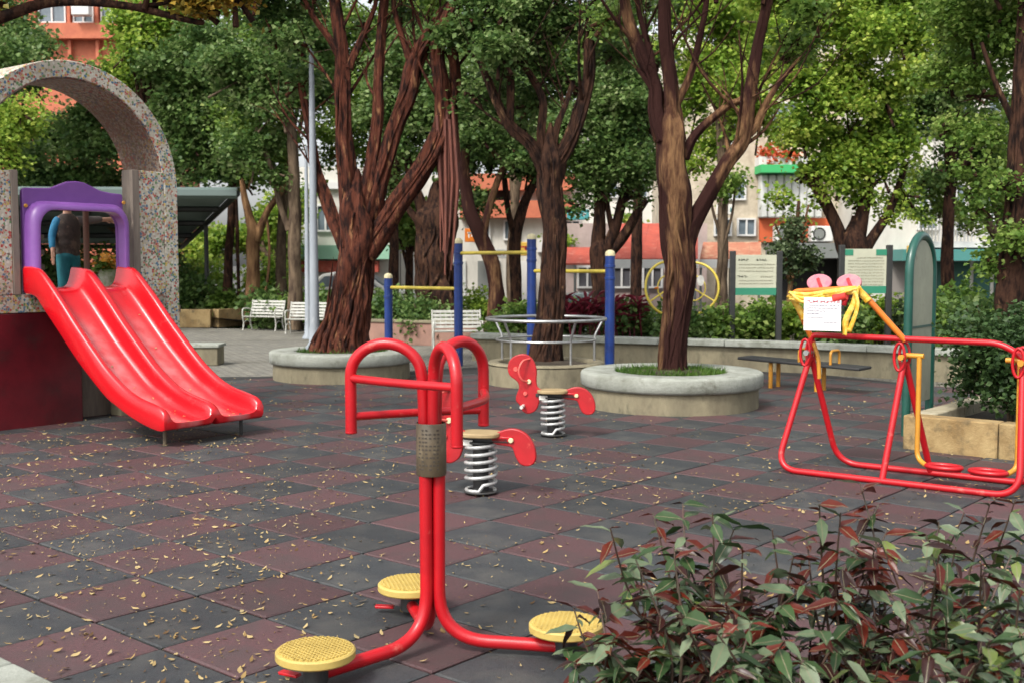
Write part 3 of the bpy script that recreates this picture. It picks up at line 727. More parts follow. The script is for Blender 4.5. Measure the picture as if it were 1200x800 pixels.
def rider(label, c, yaw):
    t = thing('spring_rider', label, 'spring rider', (0, 0, 0), 'red spring riders on the rubber tiles')
    b = MB(); b.prism(smooth2(FRONT), .034, Vector((0, 0, 0)), RX, RU); fr = b.build('front_panel', REDD, t, smooth=40, bevel=.008, seg=3)
    b = MB(); b.prism(smooth2(TAIL), .034, Vector((0, 0, 0)), RX, RU); b.build('tail_panel', REDD, t, smooth=40, bevel=.008, seg=3)
    # pale worn edge and face marks on both sides
    cx, cz = zpt([(105, 238)])[0]
    for s in (-1, 1):
        MB().disc(Vector((cx, s * .0165, cz)), .021, .004, 20, Vector((0, s, 0))).build('eye_spot', REDEDGE, fr)
    # seat: rounded board
    se = MB(); x0, x1 = zpt([(270, 390)])[0][0], zpt([(500, 390)])[0][0]; n = 28; zs = .395
    pr_ = [((x0 + x1) / 2 + (x1 - x0) / 2 * (abs(math.cos(a)) ** .6) * (1 if math.cos(a) > 0 else -1), .115 * (abs(math.sin(a)) ** .7) * (1 if math.sin(a) > 0 else -1)) for a in [2 * math.pi * q / n for q in range(n)]]
    se.prism(pr_, .03, Vector((0, 0, zs)), RX, Vector((0, 1, 0))); se.build('seat', M('seat_board', (.36, .27, .14), .7, c2=(.27, .19, .09), scale=8), t, bevel=.008)
    MB().box((.02, 0, .362), (.34, .06, .03)).build('seat_beam', DARK, t, bevel=.004)
    MB().disc((0, 0, .335), .085, .014, 24).build('top_plate', DARK, t)
    sp = []
    for k in range(0, 6 * 22 + 1):
        a = 2 * math.pi * k / 22; h = k / (6 * 22); z = .03 + .30 * h
        if k < 18: z = .026 + .004 * k / 18
        rr = .094 + .006 * math.sin(math.pi * h)
        sp.append((rr * math.cos(a), rr * math.sin(a), z))
    MB().tube(sp, .0125, 8).build('spring', M('spring_steel', (.50, .51, .50), .4, metal=.3, c2=(.3, .3, .29), scale=20), t, smooth=60)
    MB().tube([(0, 0, .02), (0, 0, .33)], .052, 14).build('dark_inner_tube', BLACK, t)  # dark tube filling the inside of the coil
    MB().disc((0, 0, .012), .115, .012, 24).build('base_plate', DARK, t)
    # handle hoop and foot pegs
    hx, hz = zpt([(195, 250)])[0]
    for s in (-1, 1):
        MB().tube(smoothpath([(hx + .02, s * .017, hz + .105), (hx - .035, s * .075, hz + .085), (hx - .065, s * .095, hz + .0), (hx - .035, s * .085, hz - .075), (hx + .015, s * .017, hz - .095)], 5), .0085, 8).build('handle', YELP if s > 0 else REDEDGE, t, smooth=60)
        MB().disc((hx + .015, s * .017, hz - .095), .02, .02, 14, Vector((0, s, 0))).build('bolt_cap', CREAM, t)
        fx, fz = zpt([(165, 530)])[0]
        MB().tube([(fx, s * .017, fz), (fx - .0, s * .14, fz)], .015, 10).build('foot_peg', WHITE, t)
        bx, bz = zpt([(180, 432)])[0]
        MB().disc((bx, s * .017, bz), .018, .016, 14, Vector((0, s, 0))).build('bolt_cap', REDEDGE, t)
        tx, tz = zpt([(565, 440)])[0]
        MB().disc((tx, s * .017, tz), .018, .016, 14, Vector((0, s, 0))).build('bolt_cap', CREAM, t)
        MB().box((tx - .06, s * .024, tz + .005), (.14, .012, .035)).build('bracket', RED, t, bevel=.004)
        wx, wz = zpt([(320, 460)])[0]
        MB().box((wx, s * .05, wz), (.075, .014, .04)).build('bracket', WHITE, t, bevel=.004)
    t.location = c; t.rotation_euler = (0, 0, yaw); return t
rd = rider('smaller-looking red spring rider beside the round planter with the bare forked tree', (.36, 9.83, .012), R(-10))
r2 = copy_tree(rd); r2.location = (-.205, 7.34, .012); r2.rotation_euler = (0, 0, R(-14))
r2['label'] = 'nearer red spring rider on a coil spring, half hidden by the twister handles'

# ------------------------------------------------------------------ air walker
aw = thing('air_walker', 'red tube-frame air walker with yellow swing arms, tape and a notice', 'exercise machine', (2.75, 7.8, 0))
fl_, fr_ = Vector((1.97, 8.08, .035)), Vector((3.22, 7.13, .035))
AX = (fr_ - fl_).normalized(); AY = UP.cross(AX); bk = AY * .52
apL, apR = fl_ + AX * .08 + bk * .5 + UP * .90, fr_ - AX * .03 + bk * .5 + UP * .90
apM = apL.lerp(apR, .47); tr = .0225
def loopframe(off, s, name='frame_loop'):
    a, b = fl_ + off + (AX * .20 if s > 0 else Vector()), fr_ + off
    dx = AY * (.02 * s)
    pts = fillet([apL + dx - UP * .10, a - AX * (.06 if s < 0 else -.0), b + AX * .03, apR + dx - UP * .10], [0, .17, .17, 0], 10)
    MB().tube(pts, tr, 14).build(name, RED, aw, smooth=60)
loopframe(Vector((0, 0, 0)), -1); loopframe(bk, 1)
for off, s in ((Vector((0, 0, 0)), -1), (bk, 1)):
    f = fl_.lerp(fr_, .455) + off + (AX * .17 if s > 0 else Vector())
    MB().tube([apM + AY * (.02 * s) - UP * .10, f], tr, 14).build('middle_leg', RED, aw, smooth=60)
top = fillet([apL - UP * .12, apL + UP * .065, apR - AX * .12 + UP * .06, apR + AX * .06 - UP * .09, apR + AX * .03 - UP * .14], [0, .05, .22, .05, 0], 10)
MB().tube(top, .0215, 14).build('top_bar', RED, aw, smooth=60)
for ap in (apL, apM, apR):   # oval hanger brackets
    c = ap - UP * .06
    for s in (-1, 1):
        pts = [c + AY * (s * .055) + UP * (.095 * math.sin(a)) + AX * (.036 * math.cos(a) - .02) for a in [2 * math.pi * k / 20 for k in range(20)]]
        MB().tube(pts, .0105, 8, close=True).build('hanger_ring', RED, aw, smooth=60)
    MB().tube([c - AY * .09, c + AY * .09], .02, 12).build('pivot', STEEL if ap is apL else YELP, aw)
def swing(ap, foot, flip):
    p = ap - UP * .05 + AX * .10
    MB().tube([p - AX * .09, p + AX * .03], .018, 10).build('pivot_sleeve', YELP, aw)
    q = foot + UP * .03
    MB().tube(fillet([p, Vector((p.x, p.y, .17)) , q - AX * flip * .10, q], [0, .12, .03, 0], 8), .0175, 12).build('swing_arm', YELP, aw, smooth=60)
    rim = [foot + AX * (.10 * math.cos(a) * 1.15) + AY * (.075 * math.sin(a)) + UP * .045 for a in [2 * math.pi * k / 28 for k in range(28)]]
    pe = MB().tube(rim, .016, 8, close=True).build('pedal', RED, aw, smooth=60)
    pb_ = MB(); pb_.add([foot + AX * (.115 * math.cos(2 * math.pi * k / 28)) + AY * (.075 * math.sin(2 * math.pi * k / 28)) + UP * z for z in (.02, .032) for k in range(28)], [tuple(range(28)), tuple(range(28, 56))] + [(k, (k + 1) % 28, 28 + (k + 1) % 28, 28 + k) for k in range(28)])
    pb_.build('pedal_base', RED, pe)
p1 = G(1106, 549, .13); p2 = G(1158, 555, .13); p1.z = p2.z = .10
swing(apM, p1, 1); swing(apR - AX * .12, p2, -1)
# orange handle frame over the left station, leaning back
hl, hr = apL + UP * .05, apM + UP * .05
tl, trr = W(927, 342, 8.2), W(1006, 338, 7.9)
MB().tube(fillet([hl, tl, trr, hr], [0, .07, .07, 0], 10), .021, 12).build('handle_frame', ORG, aw, smooth=60)
MB().tube(fillet([hl - UP * .04 + AX * .02, hl - UP * .15 + AX * .06, hl - UP * .30 + AX * .07], [0, .05, 0], 6), .0155, 10).build('swing_arm', YELP, aw, smooth=60)
# tied-up pedals, pink undersides
for u, v in ((960, 333), (995, 333)):
    c = W(u, v, 8.12); k_ = 30; n_ = (AY * -1 + UP * .25).normalized(); ux = AX; uz = n_.cross(ux) * -1
    if uz.z < 0: uz = -uz
    b = MB(); b.prism([(.092 * math.cos(2 * math.pi * k / k_), .062 * math.sin(2 * math.pi * k / k_) + .01) for k in range(k_)], .025, c, ux, uz)
    tp = b.build('tied_pedal', M('pink_pedal', (.48, .13, .19), .5, c2=(.52, .24, .24), scale=14), aw, bevel=.006)
    MB().box(c + n_ * .018 + ux * .01, (.022, .016, .085), ((ux + uz * .5).normalized(), n_, (uz - ux * .5).normalized())).build('pedal_rib', RED, tp, bevel=.003)
    MB().tube([c - uz * .04, c - uz * .16 - ux * .02], .017, 10).build('stem', RED, tp)
# warning tape wound round the handle frame
tpth = thing('warning_tape', 'yellow warning tape wound round the handles of the red air walker', 'tape', tuple((tl + trr) / 2))
rt_ = random.Random(11)
def ribbon(pts, wd, nm):
    pts = smoothpath(pts, 6); mb = MB(); m_ = len(pts)
    for i, p in enumerate(pts):
        t = (pts[min(i + 1, m_ - 1)] - pts[max(i - 1, 0)]).normalized()
        s = t.cross(AY); s = s.normalized() if s.length > .1 else UP
        tw_ = .35 * math.sin(i * .5 + wd * 60); s = (s + AY * tw_).normalized()
        mb.v += [p - s * wd / 2 + AY * .004 * math.sin(i * .9), p + s * wd / 2 - AY * .004 * math.cos(i * .7)]
    for i in range(m_ - 1): mb.f.append((2 * i, 2 * i + 1, 2 * i + 3, 2 * i + 2))
    o = mb.build(nm, TAPE, tpth, smooth=80); so2 = o.modifiers.new('thick', 'SOLIDIFY'); so2.thickness = .002; return o
fr0 = AY * -.03
for k in range(3):
    dz = -.012 - .016 * k
    ribbon([tl + fr0 + UP * (dz + .0), tl.lerp(trr, .3) + fr0 * 1.1 + UP * (dz - .015 - .012 * k), tl.lerp(trr, .65) + fr0 + UP * (dz + .004 * k), trr + fr0 + UP * (dz + .015)], .034 - .004 * k, 'tape_strand')
ribbon([trr + fr0 + UP * .01, trr + fr0 - AX * .02 - UP * .10, trr + fr0 * 1.2 - AX * .07 - UP * .22, trr + fr0 * 1.1 - AX * .08 - UP * .33], .042, 'tape_tail')
ribbon([trr + fr0 - AX * .03 + UP * .0, trr + fr0 * 1.4 + AX * .01 - UP * .12, trr + fr0 * 1.1 - AX * .05 - UP * .31], .032, 'tape_tail')
ribbon([trr + fr0 + UP * .01, trr.lerp(hr, .12) + fr0 * .9, trr.lerp(hr, .25) + fr0 * .9], .05, 'tape_strand')
ribbon([tl + fr0 - UP * .02, tl.lerp(hl, .4) + fr0 + AX * .02, tl.lerp(hl, .6) + fr0 + AX * .03], .05, 'tape_strand')
ribbon([tl + fr0 * 1.2, tl + fr0 * 1.3 + AX * .10 - UP * .07, tl + fr0 * 1.3 + AX * .22 - UP * .075, tl.lerp(trr, .8) + fr0 * 1.4 - UP * .03, trr + fr0 * 1.3], .02, 'tape_strand')
MB().tube([tl.lerp(trr, .68) + fr0 * 1.3 - UP * .07, tl.lerp(trr, .86) + fr0 * 1.4 - UP * .05], [.035, .028], 10).build('red_knot', M('red_cloth', (.55, .03, .02), .7), tpth)
# notice
no = thing('notice', 'white paper notice with small print tied to the air walker', 'notice', tuple(W(964, 386, 8.05)))
a0, a1 = W(942, 387, 8.06), W(986, 388, 7.92); nx = (a1 - a0); nx.z = 0; nx.normalize(); nyy = UP.cross(nx)
wdN, htN = .265, .235
MB().box((a0 + a1) / 2 + UP * htN / 2 - nyy * .012, (wdN, .003, htN), (nx, nyy, UP)).build('sheet', M('paper', (.72, .70, .70), .6, c2=(.66, .64, .65), scale=6), no)
def textlines(parent, o, nx, ny, width, rows, mat, name='print', gap=(.6, 1.0), rs=1, thick=.0012):
    """rows: (z, height, start, end): rows of little dark strokes standing for print too small to read"""
    r = random.Random(rs); mb = MB()
    for z, h, s, e in rows:
        x = s * width
        while x < e * width:
            w_ = h * r.uniform(*gap)
            for q in range(2):
                mb.box(o + nx * (x + w_ * r.random()) + UP * (z + h * r.uniform(-.35, .35)) - ny * .002, (w_ * .9, thick, h * .22), (nx, ny, UP))
            mb.box(o + nx * (x + w_ * .5) + UP * z - ny * .002, (h * .2, thick, h * .8), (nx, ny, UP))
            x += w_ * 1.35
    return mb.build(name, mat, parent, smooth=0)
oN = (a0 + a1) / 2 - nx * wdN / 2 - nyy * .012
textlines(no, oN, nx, nyy, wdN, [(.205, .022, .12, .92)], M('red_ink', (.35, .05, .07), .7), 'heading', rs=2)
textlines(no, oN, nx, nyy, wdN, [(.178, .011, .12, .95), (.158, .011, .08, .9), (.138, .011, .08, .55), (.118, .011, .08, .42), (.092, .009, .08, .5), (.06, .009, .5, .9)], M('grey_ink', (.10, .10, .14), .7), 'print', rs=5)

# ------------------------------------------------------------------ green totem board
tt = thing('totem_board', 'tall round-topped green framed board standing behind the air walker', 'sign', (3.6, 9.98, 0))
b0 = G(1061, 512); b1 = b0 + Vector((.40, .53, 0)); ux = (b1 - b0); wid_ = ux.length; ux.normalize(); uy = UP.cross(ux)
hz = 1.44; rad = wid_ / 2
arcp = [b0 + UP * z for z in (0, .5, 1.0, hz)] + [b0 + ux * (rad - rad * math.cos(a)) + UP * (hz + .33 * math.sin(a)) for a in [math.pi * k / 16 for k in range(1, 16)]] + [b1 + UP * z for z in (hz, 1.0, .5, 0)]
MB().tube(arcp, .038, 14).build('frame', GREENP, tt, smooth=60)
pan = [(0.03, .28), (wid_ - .03, .28), (wid_ - .03, hz)] + [(rad + (rad - .03) * math.cos(a), hz + .29 * math.sin(a)) for a in [math.pi * k / 14 for k in range(1, 14)]] + [(.03, hz)]
pnl = MB().prism(pan, .03, b0, ux, UP).build('panel', PANEL, tt, bevel=.003)
mb = MB(); mb.box(b0 + ux * rad + UP * .96, (wid_ - .07, .042, .02), (ux, uy, UP)); mb.build('divider', GREENP, pnl)

# ------------------------------------------------------------------ tan planter box with round bush
pbx = thing('planter_box', 'low tan block planter box behind the air walker holding a round bush', 'planter', (3.9, 9.3, 0))
cA = G(1057, 527); hgt = .30
for k in range(4):
    c = cA + TI * (.375 + .752 * k) + TJ * .09 + UP * (hgt / 2 - .01)
    MB().box(c, (.745, .18, hgt), (TI, TJ, UP)).build('block', TAN, pbx, bevel=.012)
for k in range(4):
    c = cA + TJ * (.185 + .375 + .752 * k) + TI * .09 + UP * (hgt / 2 - .01)
    MB().box(c, (.745, .18, hgt), (TJ, -TI, UP)).build('block', TANL, pbx, bevel=.012)
q = MB(); q.box(cA + TI * 1.7 + TJ * 1.7 + UP * .10, (3.0, 3.0, .2), (TI, TJ, UP)); q.build('soil', SOIL, pbx)

# ------------------------------------------------------------------ sit-up bench
sb = thing('situp_bench', 'low black sit-up board on yellow legs by the long wall', 'exercise bench', (3.5, 13.5, 0))
cS = Vector((3.5, 13.55, 0)); BI, BJ = TI, TJ
for s0, s1 in ((-.78, .10), (.13, .80)):
    MB().box(cS + BI * (s0 + s1) / 2 + UP * (.335 - .03 * (s0 + s1) / 2), (s1 - s0, .36, .035), ((BI - UP * .03).normalized(), BJ, (UP + BI * .03).normalized())).build('board', BLACK, sb, bevel=.012)
for s in (-.36, .24):
    for q in (-.1, .1): MB().tube([cS + BI * s + BJ * q, cS + BI * s + BJ * q + UP * .33], .026, 10).build('leg', YELP, sb)
for s in (.02, .42):
    MB().tube(fillet([cS + BI * s - BJ * .12 + UP * .33, cS + BI * s - BJ * .12 + UP * .50, cS + BI * s + BJ * .12 + UP * .50, cS + BI * s + BJ * .12 + UP * .33], .06, 6), .016, 10).build('foot_hoop', YELP, sb, smooth=60)

# ------------------------------------------------------------------ blue chin-up posts
pu = thing('pullup_bars', 'row of blue posts joined by yellow bars at three heights', 'exercise bars', (-.3, 16.4, 0))
PP = [(W(455, 325, 17.85), 1.30), (W(537, 285, 16.9), 1.83), (W(623, 280, 15.95), 1.87), (W(715, 300, 15.0), 1.63)]
for p, h in PP:
    b = Vector((p.x, p.y, 0)); po = MB().tube([b, b + UP * h], .066, 20).build('post', BLUE, pu)
    MB().lathe(b, [(.0685, h - .005), (.0685, h + .02), (.06, h + .05), (.035, h + .07), (.001, h + .076)], 20).build('cap', CREAM, po)
    for z in (h - .16, h - .32): MB().lathe(b, [(.066, z), (.074, z + .004), (.074, z + .036), (.066, z + .04)], 20).build('collar', BLUE, po)
for (p, h), (q, k), z in ((PP[0], PP[1], 1.15), (PP[1], PP[2], 1.68), (PP[2], PP[3], 1.42)):
    MB().tube([Vector((p.x, p.y, z)), Vector((q.x, q.y, z))], .026, 10).build('bar', YELW, pu)

# ------------------------------------------------------------------ steel leaning rail round tree
ra = thing('leaning_rail', 'round steel leaning rail encircling the dark twisted tree', 'rail', (T2C[0], T2C[1], .29))
cR = Vector((T2C[0], T2C[1], 0))
def ring(r, z, n=44): return [cR + Vector((r * math.cos(2 * math.pi * k / n), r * math.sin(2 * math.pi * k / n), z)) for k in range(n)]
MB().tube(ring(.755, .825), .021, 10, close=True).build('top_ring', STEEL, ra, smooth=60)
MB().tube(ring(.63, .565), .014, 10, close=True).build('lower_ring', STEEL, ra, smooth=60)
for k in range(5):
    a = R(-135 + 72 * k); d = Vector((math.cos(a), math.sin(a), 0))
    MB().tube(fillet([cR + d * .63 + UP * .27, cR + d * .63 + UP * .60, cR + d * .75 + UP * .825], .05, 5), .0155, 10).build('leg', STEEL, ra, smooth=60)

# ------------------------------------------------------------------ long low wall and bed
lw = thing('long_wall', 'long low concrete wall with pale capstones across the far side', 'wall', (3, 16.3, 0))
WPTS = [(-.6, 17.9), (1.3, 17.0), (4.0, 15.85), (5.7, 14.55), (8.8, 11.6)]
for (x0, y0), (x1, y1) in zip(WPTS, WPTS[1:]):
    a, b = Vector((x0, y0, 0)), Vector((x1, y1, 0)); d = (b - a); L = d.length; d.normalize(); nn = UP.cross(d)
    MB().box((a + b) / 2 + UP * .165 + nn * .02, (L, .2, .35), (d, nn, UP)).build('wall_body', CONCD, lw)
    k = max(1, round(L / 1.0)); s = L / k
    for q in range(k): MB().box(a + d * (s * (q + .5)) + UP * (.385 + .002 * (q % 2)), (s - .006, .30, .09), (d, nn, UP)).build('capstone', CONC, lw, bevel=.012)
w2 = thing('back_wall', 'low dusty pink wall behind the blue posts and white bench', 'wall', (-1.5, 21, 0))
a, b = Vector((-3.2, 21.9, 0)), Vector((.8, 20.3, 0)); d = (b - a); L = d.length; d.normalize(); nn = UP.cross(d)
MB().box((a + b) / 2 + UP * .2, (L, .22, .42), (d, nn, UP)).build('wall_body', PINKW, w2, bevel=.01)
for q in range(4): MB().box(a + d * (L / 4 * (q + .5)) + UP * .435, (L / 4 - .006, .28, .05), (d, nn, UP)).build('capstone', CONCD, w2, bevel=.008)
bdm = MB(); bdm.add([(-.6, 18.0, .2), (1.3, 17.1, .2), (4.0, 15.95, .2), (5.7, 14.65, .2), (8.8, 11.7, .2), (14, 14, .2), (14, 25, .05), (0, 25, .05), (-.6, 20.5, .1)], [tuple(range(9))])
tag(bdm.build('planting_bed', SOIL, smooth=0), kind='structure')
bl = MB(); bl.add([(-14, 28.3, .22), (-7.2, 27.3, .22), (-5.4, 26.2, .15), (-3.5, 24.0, .12), (.8, 20.5, .14), (1.5, 26, .1), (-4, 32, .1), (-14, 34, .1)], [tuple(range(8))])
tag(bl.build('planting_bed', SOIL, smooth=0), kind='structure')
# yellow-tan planter walls on the left, far
yb = thing('bed_edging', 'yellowish block edging of the far bed left of the white benches', 'edging', (-7.2, 27.2, 0))
cB = G(248, 383)
for k in range(4):
    MB().box(cB - Vector((.42 + .85 * k, -.05 * k, 0)) + UP * .2, (.84, .2, .44)).build('block', TAN, yb, bevel=.012)
dB = Vector((.55, .83, 0)).normalized()
for k in range(3):
    MB().box(cB + dB * (.55 + .85 * k) + UP * .2, (.84, .2, .44), (dB, UP.cross(dB), UP)).build('block', TAN, yb, bevel=.012)
sbk = G(245, 428)
cb = thing('stone_seat', 'low concrete block seat on the paving right of the slide', 'seat', (sbk.x - .1, sbk.y + .2, 0))
MB().box((sbk.x - .15, sbk.y + .22, .13), (.55, .4, .27)).build('block', CONCD, cb, bevel=.012)
MB().box((sbk.x - .15, sbk.y + .22, .29), (.60, .45, .05)).build('top_slab', CONC, cb, bevel=.01)

# ------------------------------------------------------------------ benches
def bench_proto():
    t = thing('garden_bench', '', 'bench', (0, 0, 0), 'white metal garden benches by the beds')
    W2 = .52
    for s in (-1, 1):
        x = s * W2
        e = MB(); e.tube(smoothpath([(x, -.20, 0), (x, -.16, .2), (x, -.2, .40), (x, -.19, .60), (x, -.02, .63), (x, .16, .60)], 4), .02, 8)
        e.tube(smoothpath([(x, .24, 0), (x, .16, .2), (x, .17, .42), (x, .24, .62), (x, .30, .86)], 4), .02, 8)
        e.tube([(x, -.19, .36), (x, .17, .36)], .016, 8); e.tube(smoothpath([(x, -.17, .2), (x, 0, .28), (x, .16, .2)], 4), .012, 6)
        e.build('end_frame', BENCHW, t, smooth=60)
    for k in range(6): MB().box((0, -.19 + .075 * k, .40 - .012 * (2 - abs(k - 2.5))), (1.04, .052, .018)).build('seat_slat', BENCHW, t, bevel=.004)
    for k in range(5):
        MB().box((0, .185 + .028 * k, .48 + .085 * k), (1.04, .016, .06), (Vector((1, 0, 0)), Vector((0, .95, -.3)), Vector((0, .3, .95)))).build('back_slat', BENCHW, t, bevel=.004)
    bb = MB()
    for k in range(9):
        bb.tube([(-.46 + .115 * k, .175, .45), (-.40 + .115 * k - .06, .305, .84)], .008, 6)
    bb.build('back_lattice', BENCHW, t)
    return t
bp = bench_proto(); gB = [(bp, 'white metal bench at far left, next to the yellowish bed edging', G(306, 388), R(-22)), (None, 'middle white bench partly hidden by the grey lamp post', G(358, 392), R(-8)), (None, 'white lattice-backed bench near the blue posts and steel rail', Vector((-.98, 20.0, 0)), R(8))]
for k, (o, lb, p, rz) in enumerate(gB):
    o = o or copy_tree(bp); o['label'] = lb; o.location = (p.x, p.y + .22, 0); o.rotation_euler = (0, 0, rz); o.scale = (.84, .84, .80)

# ------------------------------------------------------------------ lamp posts
def lamp(label, x, y, h, r, z0=0, head=True):
    t = thing('lamp_post', label, 'lamp post', (x, y, z0), 'grey lamp posts')
    MB().lathe((x, y, z0), [(.001, .0), (r * 2.0, 0), (r * 2.0, .03), (r * 1.25, .10), (r * 1.15, .3)], 20).build('base_flange', GALV, t)
    MB().tube([(x, y, z0 + .25), (x, y, z0 + h * .5), (x, y, z0 + h)], [r * 1.08, r * .80, r * .50], 18).build('pole', GALV, t, smooth=60)
    if head:
        MB().tube(smoothpath([(x, y, z0 + h - .02), (x - .10, y, z0 + h + .14), (x - .42, y, z0 + h + .22)], 6), r * .28, 10).build('arm', GALV, t, smooth=60)
        hm_ = MB(); hm_.lathe((x - .55, y, z0 + h + .20), [(.001, .06), (.09, .045), (.15, 0), (.13, -.03), (.001, -.04)], 20); hm_.build('lamp_head', GALV, t)
    return t
lp = W(369, 408, 15.35); lamp('thick grey lamp post rising from the rim of the big tree planter', lp.x, 15.35, 4.0, .064, .36)
lp = W(361, 380, 23); lamp('thin pale lamp post just behind the thick grey one', lp.x, 23, 3.9, .06, 0, False)

# ------------------------------------------------------------------ yellow tai-chi wheels
tcw = thing('arm_wheels', 'pair of yellow spoked arm wheels half hidden behind the bare forked tree', 'exercise wheels', (2.6, 17.6, 0))
for u, v, Y, tilt in ((784, 338, 17.3, .85), (812, 338, 17.9, -.75)):
    c = W(u, v, Y); nrm = Vector((math.sin(tilt) * .55, -1, .12)).normalized(); ax = nrm.cross(UP).normalized(); az = ax.cross(nrm)
    rr = .41
    wh = MB().tube([c + ax * (rr * math.cos(a)) + az * (rr * math.sin(a)) for a in [2 * math.pi * k / 40 for k in range(40)]], .02, 10, close=True).build('wheel', YELW, tcw, smooth=60)
    for k in range(3):
        a = math.pi / 2 + 2 * math.pi * k / 3; d = ax * math.cos(a) + az * math.sin(a)
        MB().tube([c, c + d * rr], .013, 8).build('spoke', YELW, wh)
    MB().tube([c + ax * (.2 * math.cos(a)) + az * (.2 * math.sin(a)) for a in [2 * math.pi * k / 24 for k in range(24)]], .012, 8, close=True).build('inner_ring', YELW, wh, smooth=60)
    MB().tube([c + ax * .25 + nrm * .01, c + ax * .25 + nrm * .10], .016, 8).build('grip', ORG, wh)
c = W(799, 345, 17.65); MB().tube([(c.x, c.y, 0), (c.x, c.y, 1.25)], .045, 12).build('post', YELP, tcw)
MB().tube([W(784, 338, 17.32), W(812, 338, 17.88)], .03, 10).build('axle', YELP, tcw)
c = W(821, 329, 17.75); cq = MB(); cq.prism([(.055 * math.cos(2 * math.pi * k / 20), .085 * math.sin(2 * math.pi * k / 20)) for k in range(20)], .008, c, Vector((1, 0, 0)), UP); cq.build('label_disc', WHITE, tcw)

# ------------------------------------------------------------------ sign boards
BOARD = M('board_face', (.50, .50, .38), .55, c2=(.44, .45, .34), scale=3)
BGREEN = M('board_green', (.03, .22, .13), .5)
INK = M('board_ink', (.05, .055, .04), .7); INKF = M('board_ink_faint', (.28, .26, .19), .7)
def signboard(label, u0, u1, vt, vb, Y, head, rs, zb=.0):
    a, b = W(u0, vt, Y), W(u1, vt, Y); z0, z1 = W(u0, vb, Y).z, a.z; wd_ = b.x - a.x
    t = thing('sign_board', label, 'sign board', ((a.x + b.x) / 2, Y, zb), 'park notice boards behind the long wall')
    for x in (a.x - .04, b.x + .05): MB().box((x, Y + .02, (z1 + .06 + zb) / 2), (.085, .085, z1 + .06 - zb)).build('post', DARK, t, bevel=.008)
    face = MB().box(((a.x + b.x) / 2, Y, (z0 + z1) / 2), (wd_, .03, z1 - z0)).build('face', BOARD, t, bevel=.003)
    MB().box(((a.x + b.x) / 2, Y - .018, z0 + .055), (wd_ - .004, .006, .11)).build('green_band', BGREEN, face)
    o = Vector((a.x, Y - .016, z0)); H = z1 - z0
    X_, Y_ = Vector((1, 0, 0)), Vector((0, 1, 0))
    if head:
        for s, e in ((0.0, .2), (.74, 1.0)): MB().box((a.x + wd_ * (s + e) / 2, Y - .018, z1 - .05), (wd_ * (e - s) - .004, .006, .09)).build('green_corner', BGREEN, face)
        textlines(face, o, X_, Y_, wd_, [(H * .80 - .045 * k, .024, .08 if k else .3, .92) for k in range(10)], INKF, 'print', rs=rs)
    else:
        textlines(face, o, X_, Y_, wd_, [(H * .88, .04, .06, .25), (H * .88, .04, .5, .72), (H * .46, .04, .06, .25)], INK, 'heading', rs=rs)
        textlines(face, o, X_, Y_, wd_, [(H * .76 - .05 * k, .022, .08, .92) for k in range(3)] + [(H * .46, .03, .62, .9)] + [(H * .36 - .045 * k, .02, .08, .9) for k in range(2)], INKF, 'print', rs=rs)
signboard('pale notice board with one green band along its foot, in dark posts', 862, 910, 299, 346, 17.2, False, 21)
signboard('pale notice board with green corners at its top, left of the totem', 990, 1039, 292, 344, 17.0, True, 22)

# ------------------------------------------------------------------ canopy behind the tower
cy = thing('canopy', 'dark steel shelter roof behind the terrazzo arch', 'shelter', (-10, 30, 0))
nA, nB = W(278, 221, 26), W(213, 285, 34)     # right rake, near and far
wv = Vector((-9.5, -.6, 0)); FROST = MLEAF('frosted_roof', [(.17, .20, .185), (.23, .26, .24)], .5, .5)
def slab(mb, p, q, r, s, t): nn = (q - p).cross(s - p).normalized() * t; mb.add([p, q, r, s] + [x - nn for x in (p, q, r, s)], [(0, 1, 2, 3), (7, 6, 5, 4), (0, 4, 5, 1), (1, 5, 6, 2), (2, 6, 7, 3), (3, 7, 4, 0)])
for k in range(6):
    f0, f1 = k / 6 + .002, (k + 1) / 6 - .002
    mb = MB(); slab(mb, nA + wv * f0, nB + wv * f0, nB + wv * f1, nA + wv * f1, .03); mb.build('roof_panel', FROST, cy, smooth=0)
dn = Vector((0, 0, -.12))
for k in range(7):
    MB().tube([nA + wv * (k / 6) + dn, nB + wv * (k / 6) + dn], .075, 6).build('rafter', DARK, cy)
for k in range(5):
    p = nA.lerp(nB, k / 4) + dn * .9; MB().tube([p, p + wv], .07 if k else .13, 6).build('purlin', DARK if k else M('fascia_green_grey', (.11, .15, .14), .5), cy)
for f, g_ in ((0.5, .0), (.5, .5), (.5, 1.0)):
    p = nA.lerp(nB, f) + wv * g_; MB().tube([(p.x, p.y, -.2), (p.x, p.y, p.z - .1)], .06, 10).build('post', DARK, cy)

